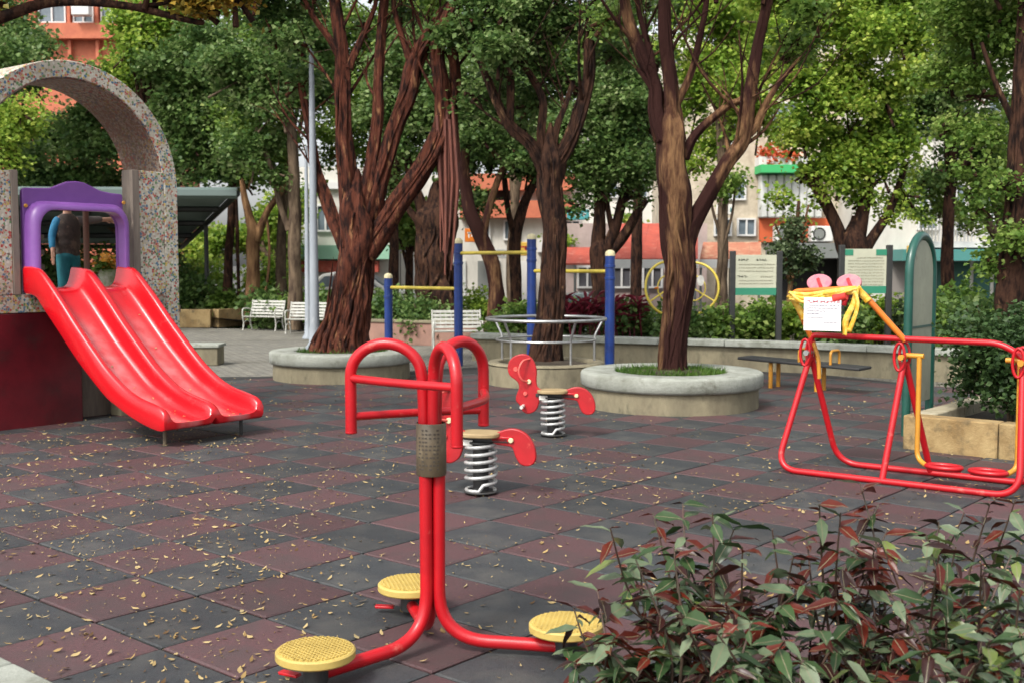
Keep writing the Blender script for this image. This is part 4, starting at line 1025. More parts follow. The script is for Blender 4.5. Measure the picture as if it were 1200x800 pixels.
# ------------------------------------------------------------------ trees
def limb(pts, Y, k=5):
    """pts: (u, v, width px[, dY]) along a limb -> smoothed world points and radii"""
    P = []; 
    for p in pts:
        y = Y + (p[3] if len(p) > 3 else 0); q = W(p[0], p[1], y); P.append((q, p[2] * .5 * y / FPX))
    C = smoothpath([p for p, r in P], k); rr = [p.x for p in smoothpath([(r, 0, 0) for p, r in P], k)]
    return C, rr
def add_limb(mb, pts, Y, n=14, flute=.12, seed=0, k=6):
    C, rr = limb(pts, Y, k); ph = seed * 1.3
    m_ = len(C); wob = .30
    for i in range(2, m_ - 2):
        p = C[i]; C[i] = p + noise.noise_vector(p * 1.9 + Vector((seed * 3.1, 0, 0))) * rr[i] * wob
    def fl(i, th, p):
        r_ = 1 + flute * (.55 * math.sin(5 * th + ph + p.z * 1.1) + .45 * math.sin(9 * th - p.z * 1.7 + ph) ) + flute * 1.1 * noise.noise(Vector((math.cos(th) * 1.6 + ph, math.sin(th) * 1.6, p.z * 2.2)))
        return max(.4, r_)
    mb.tube(C, rr, n, fl=fl); return C, rr
def tree(name, label, Y, limbs, clumps, nleaf, lsize, bark, leaf, zb=0.0, seed=1, n=14, flute=.12, strands=None, per=9, spread=.13, group=None, droop=.25, crown=True, flat=.8, wk=1.0, side=0):
    p = limbs[0][0]; q = W(p[0], p[1], Y)
    t = thing(name, label, 'tree', (q.x, q.y, zb), group)
    mb = MB()
    for k, l in enumerate(limbs):
        l = list(l)
        if k == 0:   # run the foot of the trunk into the ground
            qb = W(l[0][0], l[0][1], Y)
            if qb.z > zb - .03:
                vb = l[0][1] + (qb.z - zb + .06) * FPX / Y; l = [(l[0][0], vb, l[0][2] * 1.05)] + l
        if k == 0 and len(limbs) > 1:
            e = l[-1]; l = l + [(e[0], e[1] - e[2] * .5, e[2] * .55), (e[0], e[1] - e[2] * 1.0, e[2] * .10)]
        add_limb(mb, [(p[0], p[1], p[2] * wk) + tuple(p[3:]) for p in l], Y, n, flute, seed + k)
    if side:
        r = random.Random(seed + 50)
        for l in limbs[1:]:
            C, rr = limb([(p[0], p[1], p[2] * wk) + tuple(p[3:]) for p in l], Y, 6)
            for s in range(side):
                i = int(len(C) * r.uniform(.35, .92)); i = min(i, len(C) - 2); ax = (C[i + 1] - C[i]).normalized(); a = r.uniform(0, 6.283)
                d = (ax * r.uniform(.4, .9) + Vector((math.cos(a), .7 * math.sin(a), r.uniform(.1, .7)))).normalized(); L = r.uniform(.5, 1.3); q0 = C[i]; k0 = rr[i] * r.uniform(.22, .36)
                q1 = q0 + d * L * .5 + Vector((r.uniform(-.08, .08), r.uniform(-.08, .08), r.uniform(.0, .1))); q2 = q0 + d * L + UP * r.uniform(.05, .4)
                P_ = smoothpath([q0, q1, q2], 5); mb.tube(P_, [k0 * (1 - .75 * x / len(P_)) for x in range(len(P_))], 7)
                for e in range(2):
                    b0_ = P_[r.randint(3, len(P_) - 3)]; e1 = b0_ + (d + Vector((r.uniform(-1, 1), r.uniform(-1, 1), r.uniform(-.2, .9)))).normalized() * L * .45; mb.tube([b0_, (b0_ + e1) / 2 + UP * .03, e1], [k0 * .45, k0 * .3, k0 * .12], 5)
    if strands:
        r = random.Random(seed)
        for li, cnt_, w_ in strands:
            C, rr = limb([(p[0], p[1], p[2] * wk) + tuple(p[3:]) for p in limbs[li]], Y, 8)
            for s in range(cnt_):
                a0 = r.uniform(0, 6.28); tw = r.uniform(-2.0, 2.0); i0 = 0; i1 = r.randint(len(C) // 2, len(C) - 1); pts = []; ra_ = []
                for i in range(i0, i1 + 1):
                    f = i / max(1, len(C) - 1); a = a0 + tw * f + .25 * math.sin(f * 9 + s)
                    pts.append(C[i] + Vector((math.cos(a), math.sin(a), 0)) * rr[i] * (.97 + .06 * math.sin(f * 14 + s))); ra_.append(w_ * (1.25 - .7 * f) * r.uniform(.85, 1.15))
                if len(pts) > 2: mb.tube(pts, ra_, 6)
    if clumps and crown:
        cl = []
        for c in clumps:
            y = Y + (c[3] if len(c) > 3 else 0); q = W(c[0], c[1], y); cl.append((q.x, q.y, q.z, c[2] * y / FPX))
        r = random.Random(seed + 5)      # twigs that carry the tufts
        for x, y, z, rr in cl:
            for s in range(3):
                d = Vector((r.uniform(-1, 1), r.uniform(-1, 1), r.uniform(-.5, .9))).normalized(); c = Vector((x, y, z))
                mb.tube([c - d * rr * .8 - UP * rr * .35, c - UP * rr * .1, c + d * rr * .75], [.028, .018, .006], 5)
    mb.build('trunk', bark, t, smooth=75)
    if clumps and crown:
        leaves('crown', cl, int(nleaf * 2.6), lsize * .64, leaf, t, seed, per, spread * .8, droop, flat, sub=11)
    return t

big = tree('banyan_tree', 'biggest tree with fluted red-brown trunk and a thick limb leaning right', T1C[1],
    [[(399, 420, 92), (404, 395, 76), (412, 360, 62), (418, 320, 55), (421, 285, 56), (419, 250, 52)],
     [(412, 290, 34), (410, 240, 30), (404, 180, 27), (402, 110, 25), (400, 50, 20), (390, -20, 17), (384, -90, 13)],
     [(428, 300, 40), (446, 270, 36), (476, 225, 33), (506, 180, 31), (519, 140, 30, .1), (516, 95, 24), (512, 60, 22), (524, 20, 22, -.2), (545, -20, 18), (570, -80, 14)],
     [(430, 260, 30), (446, 210, 26), (458, 165, 25), (478, 110, 28), (490, 65, 25), (512, 30, 21), (535, -5, 17), (556, -60, 12)],
     [(424, 250, 24), (436, 190, 20), (443, 130, 17), (445, 60, 15), (452, -20, 13), (460, -90, 10)],
     [(405, 290, 26, .25), (388, 250, 22, .4), (372, 205, 18, .5), (366, 160, 14, .5), (350, 90, 10, .6)],
     [(404, 75, 15), (388, 48, 10), (368, 20, 8), (352, -10, 6)],
     [(408, 80, 13), (424, 44, 9), (438, 12, 7), (445, -20, 6)],
     [(482, 72, 14), (470, 40, 9), (462, 8, 8), (458, -30, 6)],
     [(527, 130, 24, .1), (533, 90, 18, .1), (530, 40, 14), (540, -30, 10)]],
    [(335, 10, 40, .5), (318, 36, 22, .1), (345, 48, 18, -.1), (300, -30, 45), (352, 95, 24, .6), (455, -40, 50), (555, 30, 40, -.4), (575, 95, 30, .3), (590, -30, 60), (520, -60, 50), (470, 12, 20, .8), (425, 30, 14, .9), (385, -40, 45)],
    11000, .105, BARKR, LFD, zb=.33, seed=3, n=26, flute=.22, strands=[(0, 44, .021), (1, 12, .016), (2, 11, .017), (3, 10, .015), (4, 5, .013)], wk=.70, side=4)
# buttress roots and the hanging curtain of aerial roots on the leaning limb
rb = MB(); r_ = random.Random(8); B0 = Vector((T1C[0], T1C[1], .36))
for k in range(26):
    a = r_.uniform(0, 6.283); d = Vector((math.cos(a), math.sin(a), 0)); rr = .40 * r_.uniform(.85, 1.1)
    rb.tube(smoothpath([B0 + d * rr, B0 + d * rr * .86 + UP * .18, B0 + d * .29 + Vector((.08, 0, .45)), B0 + d * .235 + Vector((.14, 0, r_.uniform(.8, 1.3)))], 5), [.05 - .0032 * q for q in range(16)], 7)
rb.build('root', BARKR, big, smooth=75)
hr_ = MB()
for k in range(26):
    u = 514 + r_.uniform(-5, 20); v0 = 105 + r_.uniform(0, 50); v1 = 235 + r_.uniform(-30, 90); dy = r_.uniform(-.1, .25)
    hr_.tube([W(u, v0, 15 + dy), W(u + 4 + r_.uniform(-3, 3), (v0 + v1) / 2, 15 + dy), W(525 + (u - 524) * .55 + r_.uniform(-3, 3), v1, 15 + dy)], [.028, .026, .010], 5)
hr_.build('aerial_root', M('aerial_root', (.17, .055, .035), .9, c2=(.09, .03, .022), scale=14, bump=.6, stretch=(1, 1, .2)), big)

tree('banyan_tree', 'dark twisted tree rising inside the steel leaning rail', T2C[1],
    [[(640, 436, 62), (641, 410, 52), (645, 370, 46), (648, 320, 42), (650, 270, 40), (645, 225, 42), (645, 190, 46)],
     [(640, 205, 26), (622, 170, 22), (600, 150, 21), (585, 125, 16), (570, 90, 13), (555, 50, 9)],
     [(648, 200, 26), (668, 165, 26), (680, 130, 24), (690, 90, 20), (692, 40, 16), (700, -20, 12)],
     [(642, 200, 20), (634, 160, 16), (636, 120, 13), (622, 90, 12), (600, 60, 9)],
     [(646, 195, 18), (652, 150, 13), (664, 120, 10), (672, 95, 8)],
     [(598, 152, 14), (598, 110, 14), (597, 70, 12), (600, 30, 10)]],
    [(585, 60, 36, -.3), (640, 40, 48, .5), (660, 90, 28, .2), (625, 120, 26, .4), (612, 150, 18, .6), (590, 10, 44), (690, 20, 40), (650, -40, 50), (560, 110, 26, .4), (720, 60, 30, .6)],
    8000, .10, BARKD, LFD, zb=.27, seed=12, n=22, flute=.22, strands=[(0, 42, .021), (2, 8, .017), (1, 7, .014)], wk=.63, side=5)
tree('forked_tree', 'bare forked tree with tan lower bark in the thick-rimmed round planter', T3C[1],
    [[(788, 448, 56), (788, 430, 44), (789, 400, 41), (793, 360, 44), (797, 320, 47), (795, 280, 46), (791, 240, 47), (787, 195, 47), (786, 150, 44)],
     [(778, 165, 30), (770, 130, 26), (768, 100, 22), (752, 65, 20), (738, 30, 18), (730, -10, 16), (722, -80, 12)],
     [(792, 165, 30), (787, 120, 26), (782, 70, 22), (778, 20, 19), (776, -40, 16), (774, -110, 12)],
     [(790, 130, 12), (798, 112, 12), (812, 80, 11), (820, 45, 10), (827, 10, 9), (832, -40, 8)],
     [(800, 300, 30), (812, 262, 27), (832, 225, 24), (852, 190, 25), (868, 168, 25), (876, 140, 20), (880, 100, 19), (890, 50, 17), (899, 0, 15), (906, -60, 11)],
     [(800, 185, 20), (814, 160, 14), (834, 140, 13), (858, 122, 11), (872, 118, 10)],
     [(872, 158, 20), (884, 150, 14), (898, 122, 11), (914, 96, 9), (930, 78, 6)],
     [(768, 108, 12), (756, 92, 8), (746, 80, 6)],
     [(770, 110, 14), (762, 60, 10), (750, 20, 8), (744, -20, 7)]],
    [(930, 50, 26, .4), (838, -40, 40), (740, -50, 50), (905, -50, 50), (712, 20, 24, .5), (955, 10, 30, -.2)],
    2600, .10, BARKF, LFM, zb=.36, seed=21, n=22, flute=.16, strands=[(0, 20, .017), (1, 5, .014), (2, 5, .012)], wk=.72, side=5)
# trees beyond the wall
tree('park_tree', 'straight grey-brown trunk standing left of the lamp posts', 25.5, [[(346, 362, 17), (346, 300, 15), (345, 240, 14), (343, 180, 12), (338, 110, 9)], [(338, 270, 7), (328, 240, 7), (318, 200, 6), (300, 150, 5)]],
    [(330, 120, 45), (300, 170, 40), (320, 200, 24), (350, 60, 60), (280, 90, 50), (370, 110, 30, 1)], 6000, .17, BARKG, LFD, zb=.1, seed=31, spread=.2)
tree('park_tree', 'slim dark trunk just right of the canopy end', 28.5, [[(266, 352, 11), (268, 300, 10), (272, 250, 9), (270, 200, 8), (262, 140, 6)], [(280, 352, 4), (278, 280, 4), (276, 210, 4)]],
    [(235, 190, 30), (285, 210, 20), (250, 120, 52), (285, 165, 34), (215, 150, 48), (260, 60, 58), (200, 90, 46), (275, 200, 22)], 11000, .19, BARKD, LFD, zb=.15, seed=32, spread=.22)
tree('park_tree', 'light brown forked trunk between the canopy and the white benches', 27.5, [[(296, 352, 17), (296, 310, 15), (297, 275, 14), (292, 255, 9), (284, 215, 6)], [(299, 282, 11), (312, 252, 8), (330, 222, 7), (345, 190, 5)], [(310, 352, 3), (316, 300, 3), (312, 250, 3)]],
    [(300, 190, 30), (275, 165, 30), (330, 170, 28), (300, 120, 50)], 3500, .17, BARKT, LFM, zb=.12, seed=33, spread=.2)
tree('banyan_tree', 'massive background trunk with hanging roots right of the big tree', 22.5, [[(512, 362, 48), (511, 330, 44), (508, 290, 42), (512, 255, 46)], [(500, 275, 20), (494, 240, 14), (480, 200, 10), (470, 150, 8)], [(518, 270, 24), (526, 220, 18), (534, 170, 14), (530, 110, 10)], [(500, 270, 14), (484, 252, 9), (472, 236, 6)]],
    [(470, 160, 36), (540, 190, 34), (500, 120, 50), (455, 215, 22), (570, 160, 38), (548, 235, 20), (480, 70, 50), (450, 120, 36)], 8500, .14, BARKD, LFD, zb=.1, seed=34, n=18, flute=.2, strands=[(0, 16, .035)], spread=.18)
tree('park_tree', 'leaning tan trunk curving up behind the tallest blue post', 20.0, [[(583, 368, 22), (581, 335, 18), (574, 300, 17), (560, 268, 17), (548, 235, 15), (545, 190, 12), (552, 130, 9)], [(566, 280, 9), (575, 235, 8), (590, 195, 7)]],
    [(560, 150, 40), (600, 175, 28), (535, 110, 40), (590, 110, 40)], 3800, .13, BARKF, LFD, zb=.1, seed=35, spread=.17)
tree('park_tree', 'slender dark trunk seen between two blue posts', 23.5, [[(606, 358, 13), (604, 310, 14), (606, 270, 13), (618, 230, 10), (640, 190, 8)], [(604, 282, 9), (596, 250, 7), (590, 200, 6)]],
    [(620, 190, 30), (580, 180, 32), (650, 165, 34), (560, 240, 18), (600, 120, 50)], 4800, .15, BARKD, LFD, zb=.05, seed=36, spread=.19)
tree('forked_tree', 'mid-distance tree forking low in a V behind the right blue post', 19.5, [[(704, 392, 28), (705, 350, 25), (705, 318, 26), (703, 295, 24)], [(702, 305, 18), (701, 265, 14), (702, 230, 12), (700, 195, 9)], [(708, 300, 16), (720, 268, 12), (730, 235, 11), (742, 205, 8)], [(708, 302, 15), (728, 280, 12), (746, 250, 10), (758, 235, 6)], [(718, 270, 7), (712, 240, 6), (715, 210, 5)]],
    [(690, 205, 40), (735, 190, 40), (700, 150, 50), (745, 225, 20), (660, 160, 34), (730, 110, 50), (675, 240, 16), (755, 130, 30)], 7500, .125, BARKD, LFD, zb=.15, seed=37, spread=.16)
tree('leafy_tree', 'bright yellow-green leafy tree rising behind the notice boards', 19.2, [[(1000, 372, 34), (1000, 330, 32), (1001, 300, 34), (1000, 285, 32)], [(992, 300, 18), (978, 262, 14), (962, 225, 11), (950, 190, 8)], [(1002, 290, 20), (1008, 255, 16), (1018, 215, 12), (1020, 150, 9)], [(1010, 300, 14), (1030, 268, 11), (1048, 235, 9), (1062, 190, 7)], [(985, 285, 9), (965, 240, 7), (940, 200, 5)]],
    [(1000, 40, 66), (955, 95, 55), (1035, 110, 56), (925, 45, 48), (1055, 40, 50), (995, 150, 52), (940, 150, 36), (1050, 165, 36), (985, 205, 38), (1035, 205, 30), (945, 200, 18), (975, -20, 70), (1050, -30, 60), (960, 228, 14), (1010, 235, 20), (915, 235, 14), (1062, 228, 20), (1042, 250, 13), (932, 258, 11), (900, -20, 50)], 21000, .125, BARKD, LFB, zb=.15, seed=38, spread=.16)
tree('mossy_tree', 'tree at the right edge with a mossy tan trunk in the upper frame', 14.2, [[(1186, 395, 36), (1184, 340, 32), (1186, 290, 26), (1191, 230, 22), (1194, 160, 21), (1198, 90, 20), (1202, 20, 18), (1204, -60, 14)], [(1196, 240, 14), (1210, 190, 14), (1230, 120, 12)], [(1190, 150, 8), (1168, 100, 6), (1150, 50, 4)]],
    [(1135, 30, 45, .8), (1110, 80, 32, 1.2), (1150, 110, 34, .8), (1205, 70, 40, .6), (1120, 140, 30, 1), (1185, 30, 50, .5), (1150, 160, 26, .6), (1175, 215, 24, -.2), (1150, 240, 20, .3), (1195, 280, 26, -.3), (1170, 310, 26, .2), (1140, 190, 16, .2), (1150, -40, 50), (1220, -10, 50), (1215, 190, 40, .3)], 11000, .105, BARKD, LFM, zb=.1, seed=39, spread=.13, strands=[(0, 9, .02)])
tree('sapling', 'thin pale sapling with upright stems left of the left notice board', 18.2, [[(921, 398, 7), (926, 340, 6), (932, 290, 5), (936, 240, 4)], [(926, 335, 4), (918, 290, 3), (908, 262, 2)], [(932, 290, 3), (942, 262, 3), (948, 240, 2)]],
    [(918, 290, 17), (932, 270, 18), (945, 300, 13), (925, 315, 14)], 700, .11, BARKT, LFG, zb=.15, seed=40)
tree('sapling', 'spindly bare-stemmed sapling beside the yellow wheels', 18.8, [[(838, 392, 6), (842, 330, 6), (846, 280, 5), (850, 225, 4)], [(844, 300, 4), (858, 250, 3), (862, 205, 3)], [(848, 290, 3), (835, 245, 3), (832, 215, 2)]],
    [(856, 215, 16), (838, 222, 12)], 350, .11, BARKG, LFM, zb=.15, seed=41)
# near tree outside the frame at the left, limb reaching in overhead
tree('overhanging_tree', 'dark branch with yellowing leaves reaching in across the top left corner', 9.5, [[(-190, 520, 60), (-185, 300, 52), (-170, 150, 46), (-120, 70, 30), (-50, 34, 18), (0, 21, 14), (50, 4, 12), (100, 2, 10), (150, 8, 9), (195, 18, 8), (235, 27, 6)], [(60, 3, 7), (85, -10, 6), (120, -25, 5)], [(150, 8, 6), (190, 4, 5), (230, -8, 4), (290, -10, 3)]],
    [(225, -2, 40), (275, -10, 36), (180, -30, 38), (-30, -10, 40), (20, -40, 40), (120, -50, 40), (300, -45, 50)], 2600, .085, BARKD, LFY, zb=0, seed=42, spread=.10, flat=.5)
# the wood beyond, tree by tree
bgt = [
 ('bushy dark tree above the canopy, right behind the arch', 31, 150, [(30, 195, 36), (62, 208, 34), (10, 222, 30), (95, 205, 30), (110, 170, 52), (170, 140, 60), (60, 165, 44), (190, 200, 40), (130, 215, 34), (120, 110, 46)], LFD, 11000),
 ('light green round-crowned small tree seen through the arch', 24, 15, [(12, 150, 34), (25, 130, 24), (-20, 160, 40), (8, 185, 18)], LFB, 2600),
 ('dark tree at the far left edge beneath the overhanging branch', 27, -20, [(10, 70, 52), (-40, 100, 70), (35, 95, 28), (20, 40, 36), (0, 10, 30)], LFD, 5500),
 ('yellow-green tree between the orange building and the dark woods', 29, 165, [(150, 60, 30), (165, 25, 30), (185, 70, 36), (200, 20, 40), (135, 85, 26), (170, 100, 30)], LFB, 4500),
 ('dense tree behind the lamp post top', 30, 330, [(330, 60, 60), (380, 100, 50), (300, 40, 60), (370, 30, 60), (400, 170, 40), (290, 110, 50)], LFM, 8000),
 ('mid green tree filling the gap between the big limbs', 29, 460, [(515, -5, 40), (475, 0, 40), (450, 60, 55), (480, 120, 50), (430, 130, 44), (470, 190, 44), (420, 30, 50), (500, 40, 50)], LFM, 8000),
 ('deep green tree behind the twisted tree', 29, 600, [(560, 50, 55), (600, 90, 50), (650, 70, 55), (560, 130, 45), (630, 140, 45), (690, 60, 55), (600, 20, 60), (660, 180, 30)], LFM, 9500),
 ('shady tree behind the forked tree, left side', 28, 745, [(792, 15, 36), (800, -20, 40), (720, 50, 55), (760, 80, 50), (700, 100, 45), (760, 140, 45), (720, 150, 40), (740, 10, 55), (770, 190, 30)], LFD, 8500),
 ('sunny green tree behind the forked tree, right side', 26, 845, [(830, 50, 50), (860, 100, 48), (820, 110, 45), (850, 20, 50), (900, 60, 50), (840, 160, 34), (890, 140, 40), (820, 190, 24), (890, 10, 55)], LFB, 9500),
 ('dark tall tree filling the gap right of the bright leafy tree', 23, 1110, [(1100, 40, 55), (1130, 100, 55), (1090, 130, 45), (1120, 180, 36), (1160, 60, 55), (1150, 0, 60), (1180, 150, 40), (1090, 200, 24), (1080, 0, 50)], LFD, 9500),
 ('pale green tree beyond the canopy post', 36, 330, [(320, 265, 28), (340, 240, 24), (300, 285, 26), (330, 295, 24), (250, 285, 24), (235, 300, 18)], LFB, 4000),
 ('light tree with tan trunk far behind the big trunk', 32, 478, [(475, 255, 22), (490, 270, 20), (465, 275, 18), (480, 285, 14)], LFM, 1800),
 ('tree crown at the far right behind the totem', 24, 1185, [(1160, 220, 26), (1190, 190, 30), (1200, 240, 30), (1150, 195, 20), (1078, 212, 26), (1112, 205, 24), (1132, 262, 13), (1058, 240, 14), (1105, 245, 14), (1170, 285, 16)], LFM, 5500)]
for k, (lb, Y, tu, cl, lf, n) in enumerate(bgt):
    gzb = gz(W(tu, 300, Y).x, Y); wv_ = 12 * 26 / Y
    cx = sum(c[0] for c in cl) / len(cl); cyv = sum(c[1] for c in cl) / len(cl)
    vb = 310 + (CAMH - gzb) * FPX / Y
    tree('park_tree', lb, Y, [[(tu, vb, wv_ * 1.3), (tu + 2, (vb + cyv) / 2, wv_), (cx, cyv, wv_ * .6)]] + [[(tu + 2, (vb + cyv) / 2, wv_ * .6), ((cx + c[0]) / 2, (cyv + c[1]) / 2 + 15, wv_ * .4), (c[0], c[1], wv_ * .25)] for c in cl[:4]],
        [(a, b, c * 1.05, random.uniform(-1.2, 1.2)) for a, b, c in cl], int(n * .95), .0063 * Y, BARKD if k % 2 else BARKG, lf, zb=gzb, seed=60 + k, spread=.0075 * Y, n=9, group='trees standing beyond the playground')

# ------------------------------------------------------------------ shrubs
def shrub(label, u, vtop, Y, wpx, zb, n, ls, leaf, seed, depth=1.0, name='shrub', group='shrubs in the beds beyond the walls', per=8, spread=.09):
    c = W(u, vtop, Y); h = c.z - zb; r = wpx * .5 * Y / FPX
    t = thing(name, label, 'shrub', (c.x, Y, zb), group); rg = random.Random(seed)
    st = MB()
    for k in range(7):
        a = rg.uniform(0, 6.28); d = Vector((math.cos(a), math.sin(a), 0)) * r * rg.uniform(.3, .7)
        st.tube([Vector((c.x, Y, zb - .03)) + d * .15, Vector((c.x, Y, zb + h * .5)) + d * .6, Vector((c.x, Y, zb + h * .85)) + d], [.018, .013, .005], 5)
    st.build('stem', BARKG, t)
    cl = []
    for k in range(9):
        a = rg.uniform(0, 6.28); q = rg.random() ** .6 * r * .72; hh = h * rg.uniform(.3, .74)
        cl.append((c.x + math.cos(a) * q, Y + math.sin(a) * q * depth, zb + hh, min(h * .42, r * .55) * rg.uniform(.75, 1.1)))
    cl.append((c.x, Y, zb + h * .66, min(h * .36, r * .5)))
    leaves('foliage', cl, n, ls, leaf, t, seed, per, spread, .1, 1.0, upn=.7)
    return t
SH = [('dark shrub right of the dark twisted trunk, with maroon neighbours', 665, 352, 18.6, 50, LFD), ('low dark shrub behind the right blue post', 735, 352, 18.0, 60, LFD),
 ('glossy dark shrub under the yellow wheels', 800, 356, 17.4, 56, LFD), ('light-tipped green shrub right of the yellow wheels', 848, 352, 17.6, 56, LFM),
 ('feathery green shrub under the left notice board', 888, 352, 18.0, 56, LFM), ('bright green shrub between the two notice boards', 950, 352, 17.8, 52, LFB),
 ('dark shrub behind the hung paper notice', 985, 362, 17.2, 56, LFD), ('bright green shrub below the right notice board', 1030, 345, 18.2, 54, LFB),
 ('dense shrub right of the green totem', 1120, 330, 16.6, 70, LFM), ('broad shrub before the mossy trunk', 1165, 345, 15.2, 80, LFD),
 ('shrub cut by the right picture edge above the round bush', 1205, 330, 14.6, 60, LFM), ('shrub with pale leaves beside the green shutters', 1075, 345, 17.6, 46, LFG),
 ('low green shrub beside the dark twisted trunk, left', 605, 355, 18.8, 54, LFM), ('rounded green shrub left of the tall blue post', 500, 350, 21.8, 60, LFD),
 ('lime green low shrub beyond the white lattice bench', 560, 345, 23.5, 56, LFB), ('dark low shrub behind the short blue post', 455, 345, 22.5, 50, LFD)]
for k, (lb, u, vt, Y, wp, lf) in enumerate(SH): shrub(lb, u, vt, Y, wp * 1.25, .15, 2200, .085, lf, 100 + k)
SH2 = [('dark hedge plant behind the play tower, left of the canopy posts', 20, 268, 33, 80, LFD), ('dark hedge plant seen through the purple gate', 80, 270, 33.4, 80, LFD), ('dark hedge plant behind the terrazzo pier', 140, 272, 33.2, 80, LFM), ('dark hedge plant at the back right of the canopy', 198, 285, 33, 70, LFD), ('dark hedge plant at the far left picture edge', -30, 265, 33, 80, LFD), ('dark green shrub under the canopy end', 228, 326, 28.8, 56, LFD), ('mid green shrub behind the yellowish bed edging corner', 262, 334, 28.6, 46, LFM), ('low spreading shrub behind the far left bench', 315, 342, 27.0, 60, LFD),
 ('rounded shrub between the benches and the straight trunk', 362, 346, 26.6, 50, LFM), ('dark shrub just left of the big trunk', 392, 335, 25.5, 40, LFD), ('sunlit yellow-green shrub far beyond the canopy post', 235, 300, 34, 60, LFB), ('pale yellow-green shrub far beyond the forked light trunk', 320, 298, 34, 66, LFB), ('dark shrub behind the second bench, right end', 425, 345, 25, 44, LFD)]
for k, (lb, u, vt, Y, wp, lf) in enumerate(SH2): shrub(lb, u, vt, Y, wp * 1.25, .0, 2200, .13, lf, 140 + k, spread=.13)
for k, (u, vt, Y, lb) in enumerate([(662, 335, 17.9, 'maroon-leaved cordyline just right of the dark twisted trunk'), (692, 338, 17.8, 'maroon-leaved cordyline in front of the V-forked tree'), (738, 336, 17.6, 'maroon-leaved cordyline left of the yellow wheels')]):
    c = W(u, vt, Y); t = thing('cordyline', lb, 'shrub', (c.x, Y, .2), 'maroon cordylines behind the long wall'); mb = MB(); rg = random.Random(k)
    for s in range(6):
        b = Vector((c.x + rg.uniform(-.25, .25), Y + rg.uniform(-.2, .2), .2)); tp = b + Vector((rg.uniform(-.1, .1), rg.uniform(-.1, .1), (c.z - .2) * rg.uniform(.55, .9))); mb.tube([b, tp], .014, 6)
        for q in range(20):
            a = rg.uniform(0, 6.28); L = rg.uniform(.22, .36); d = Vector((math.cos(a), math.sin(a), rg.uniform(-.1, 1.3))).normalized(); sd_ = d.cross(UP).normalized() * .03; p = tp - UP * rg.uniform(0, .25)
            mb.add([p - sd_ * .4, p + d * L * .5 - sd_, p + d * L - UP * L * .25, p + d * L * .5 + sd_, p + sd_ * .4], [(0, 1, 2, 3, 4)])
    mb.build('foliage', LFR, t, smooth=0)
# round bush in the tan planter box
bc = cA + TI * .60 + TJ * .80
t = thing('round_bush', 'clipped round dark bush in the tan planter box at right', 'bush', (bc.x, bc.y, .2))
mb = MB(); mb.tube([(bc.x, bc.y, .18), (bc.x, bc.y, .6)], .03, 8)
for k in range(10):
    a = k * .63; mb.tube([(bc.x, bc.y, .3), (bc.x + .3 * math.cos(a), bc.y + .3 * math.sin(a), .7 + .1 * math.sin(k))], [.016, .006], 5)
mb.build('stem', BARKG, t)
cl = [(bc.x, bc.y, .70, .40)] + [(bc.x + .3 * math.cos(a), bc.y + .3 * math.sin(a), .72 + .22 * math.sin(a * 2.3), .27) for a in [k * .785 for k in range(8)]] + [(bc.x + .1, bc.y, 1.0, .22)]
leaves('foliage', cl, 10000, .046, LFX, t, 171, 8, .05, .1, .95, upn=.7)
for k, (dx, dy) in enumerate(((1.25, .25), (1.3, 1.4))):
    c = bc + TI * dx + TJ * dy; t = thing('round_bush', ['second dark bush at the right edge of the tan planter box', 'rearmost bush in the tan planter box'][k], 'bush', (c.x, c.y, .2))
    MB().tube([(c.x, c.y, .18), (c.x, c.y, .6)], .03, 8).build('stem', BARKG, t)
    leaves('foliage', [(c.x, c.y, .65, .42), (c.x + .2, c.y + .1, .8, .32), (c.x - .2, c.y, .75, .3)], 5500, .048, LFX, t, 180 + k, 8, .05, .1, .95, upn=.7)

# ------------------------------------------------------------------ buildings across the street
STUC = M('stucco_white', (.62, .60, .54), .85, c2=(.47, .45, .40), scale=1.2, c3=(.36, .34, .30), s3=2.2, t3=(.55, .8), stretch=(1, 1, .4)); BEIGE = M('stucco_beige', (.56, .49, .37), .9, c2=(.34, .29, .22), scale=2); ORB = M('orange_tile_wall', (.50, .15, .075), .8, c2=(.40, .11, .06), scale=3)
GLASS = M('window_glass', (.16, .20, .23), .15, c2=(.10, .13, .15), scale=2); FRAMEW = M('window_frame', (.6, .6, .58), .5); SHUT = M('green_shutter', (.012, .075, .055), .6); AWR = M('red_awning', (.46, .085, .05), .75, c2=(.34, .06, .04), scale=2.5, c3=(.5, .2, .14), s3=4, t3=(.55, .75)); MINT = M('mint_fascia', (.28, .50, .36), .7)
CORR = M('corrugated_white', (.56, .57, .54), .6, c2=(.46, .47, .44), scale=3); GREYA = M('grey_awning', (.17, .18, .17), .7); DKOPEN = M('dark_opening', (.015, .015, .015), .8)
def XY(u, Y): return (u - 600) / FPX * Y
def ZZ(v, Y): return W(600, v, Y).z
def rect(mb, u0, u1, v0, v1, Y, d, off=0.0):
    x0, x1, z0, z1 = XY(u0, Y), XY(u1, Y), ZZ(v1, Y), ZZ(v0, Y)
    return mb.box(((x0 + x1) / 2, Y - off + d / 2, (z0 + z1) / 2), (x1 - x0, d, z1 - z0))
def building(name, label, u0, u1, vtop, Y, depth, mat):
    x0, x1 = XY(u0, Y), XY(u1, Y); t = thing(name, label, 'building', ((x0 + x1) / 2, Y, -1.2)); zt = ZZ(vtop, Y)
    MB().box(((x0 + x1) / 2, Y + depth / 2, (zt - 1.2) / 2), (x1 - x0, depth, zt + 1.2)).build('wall', mat, t); return t
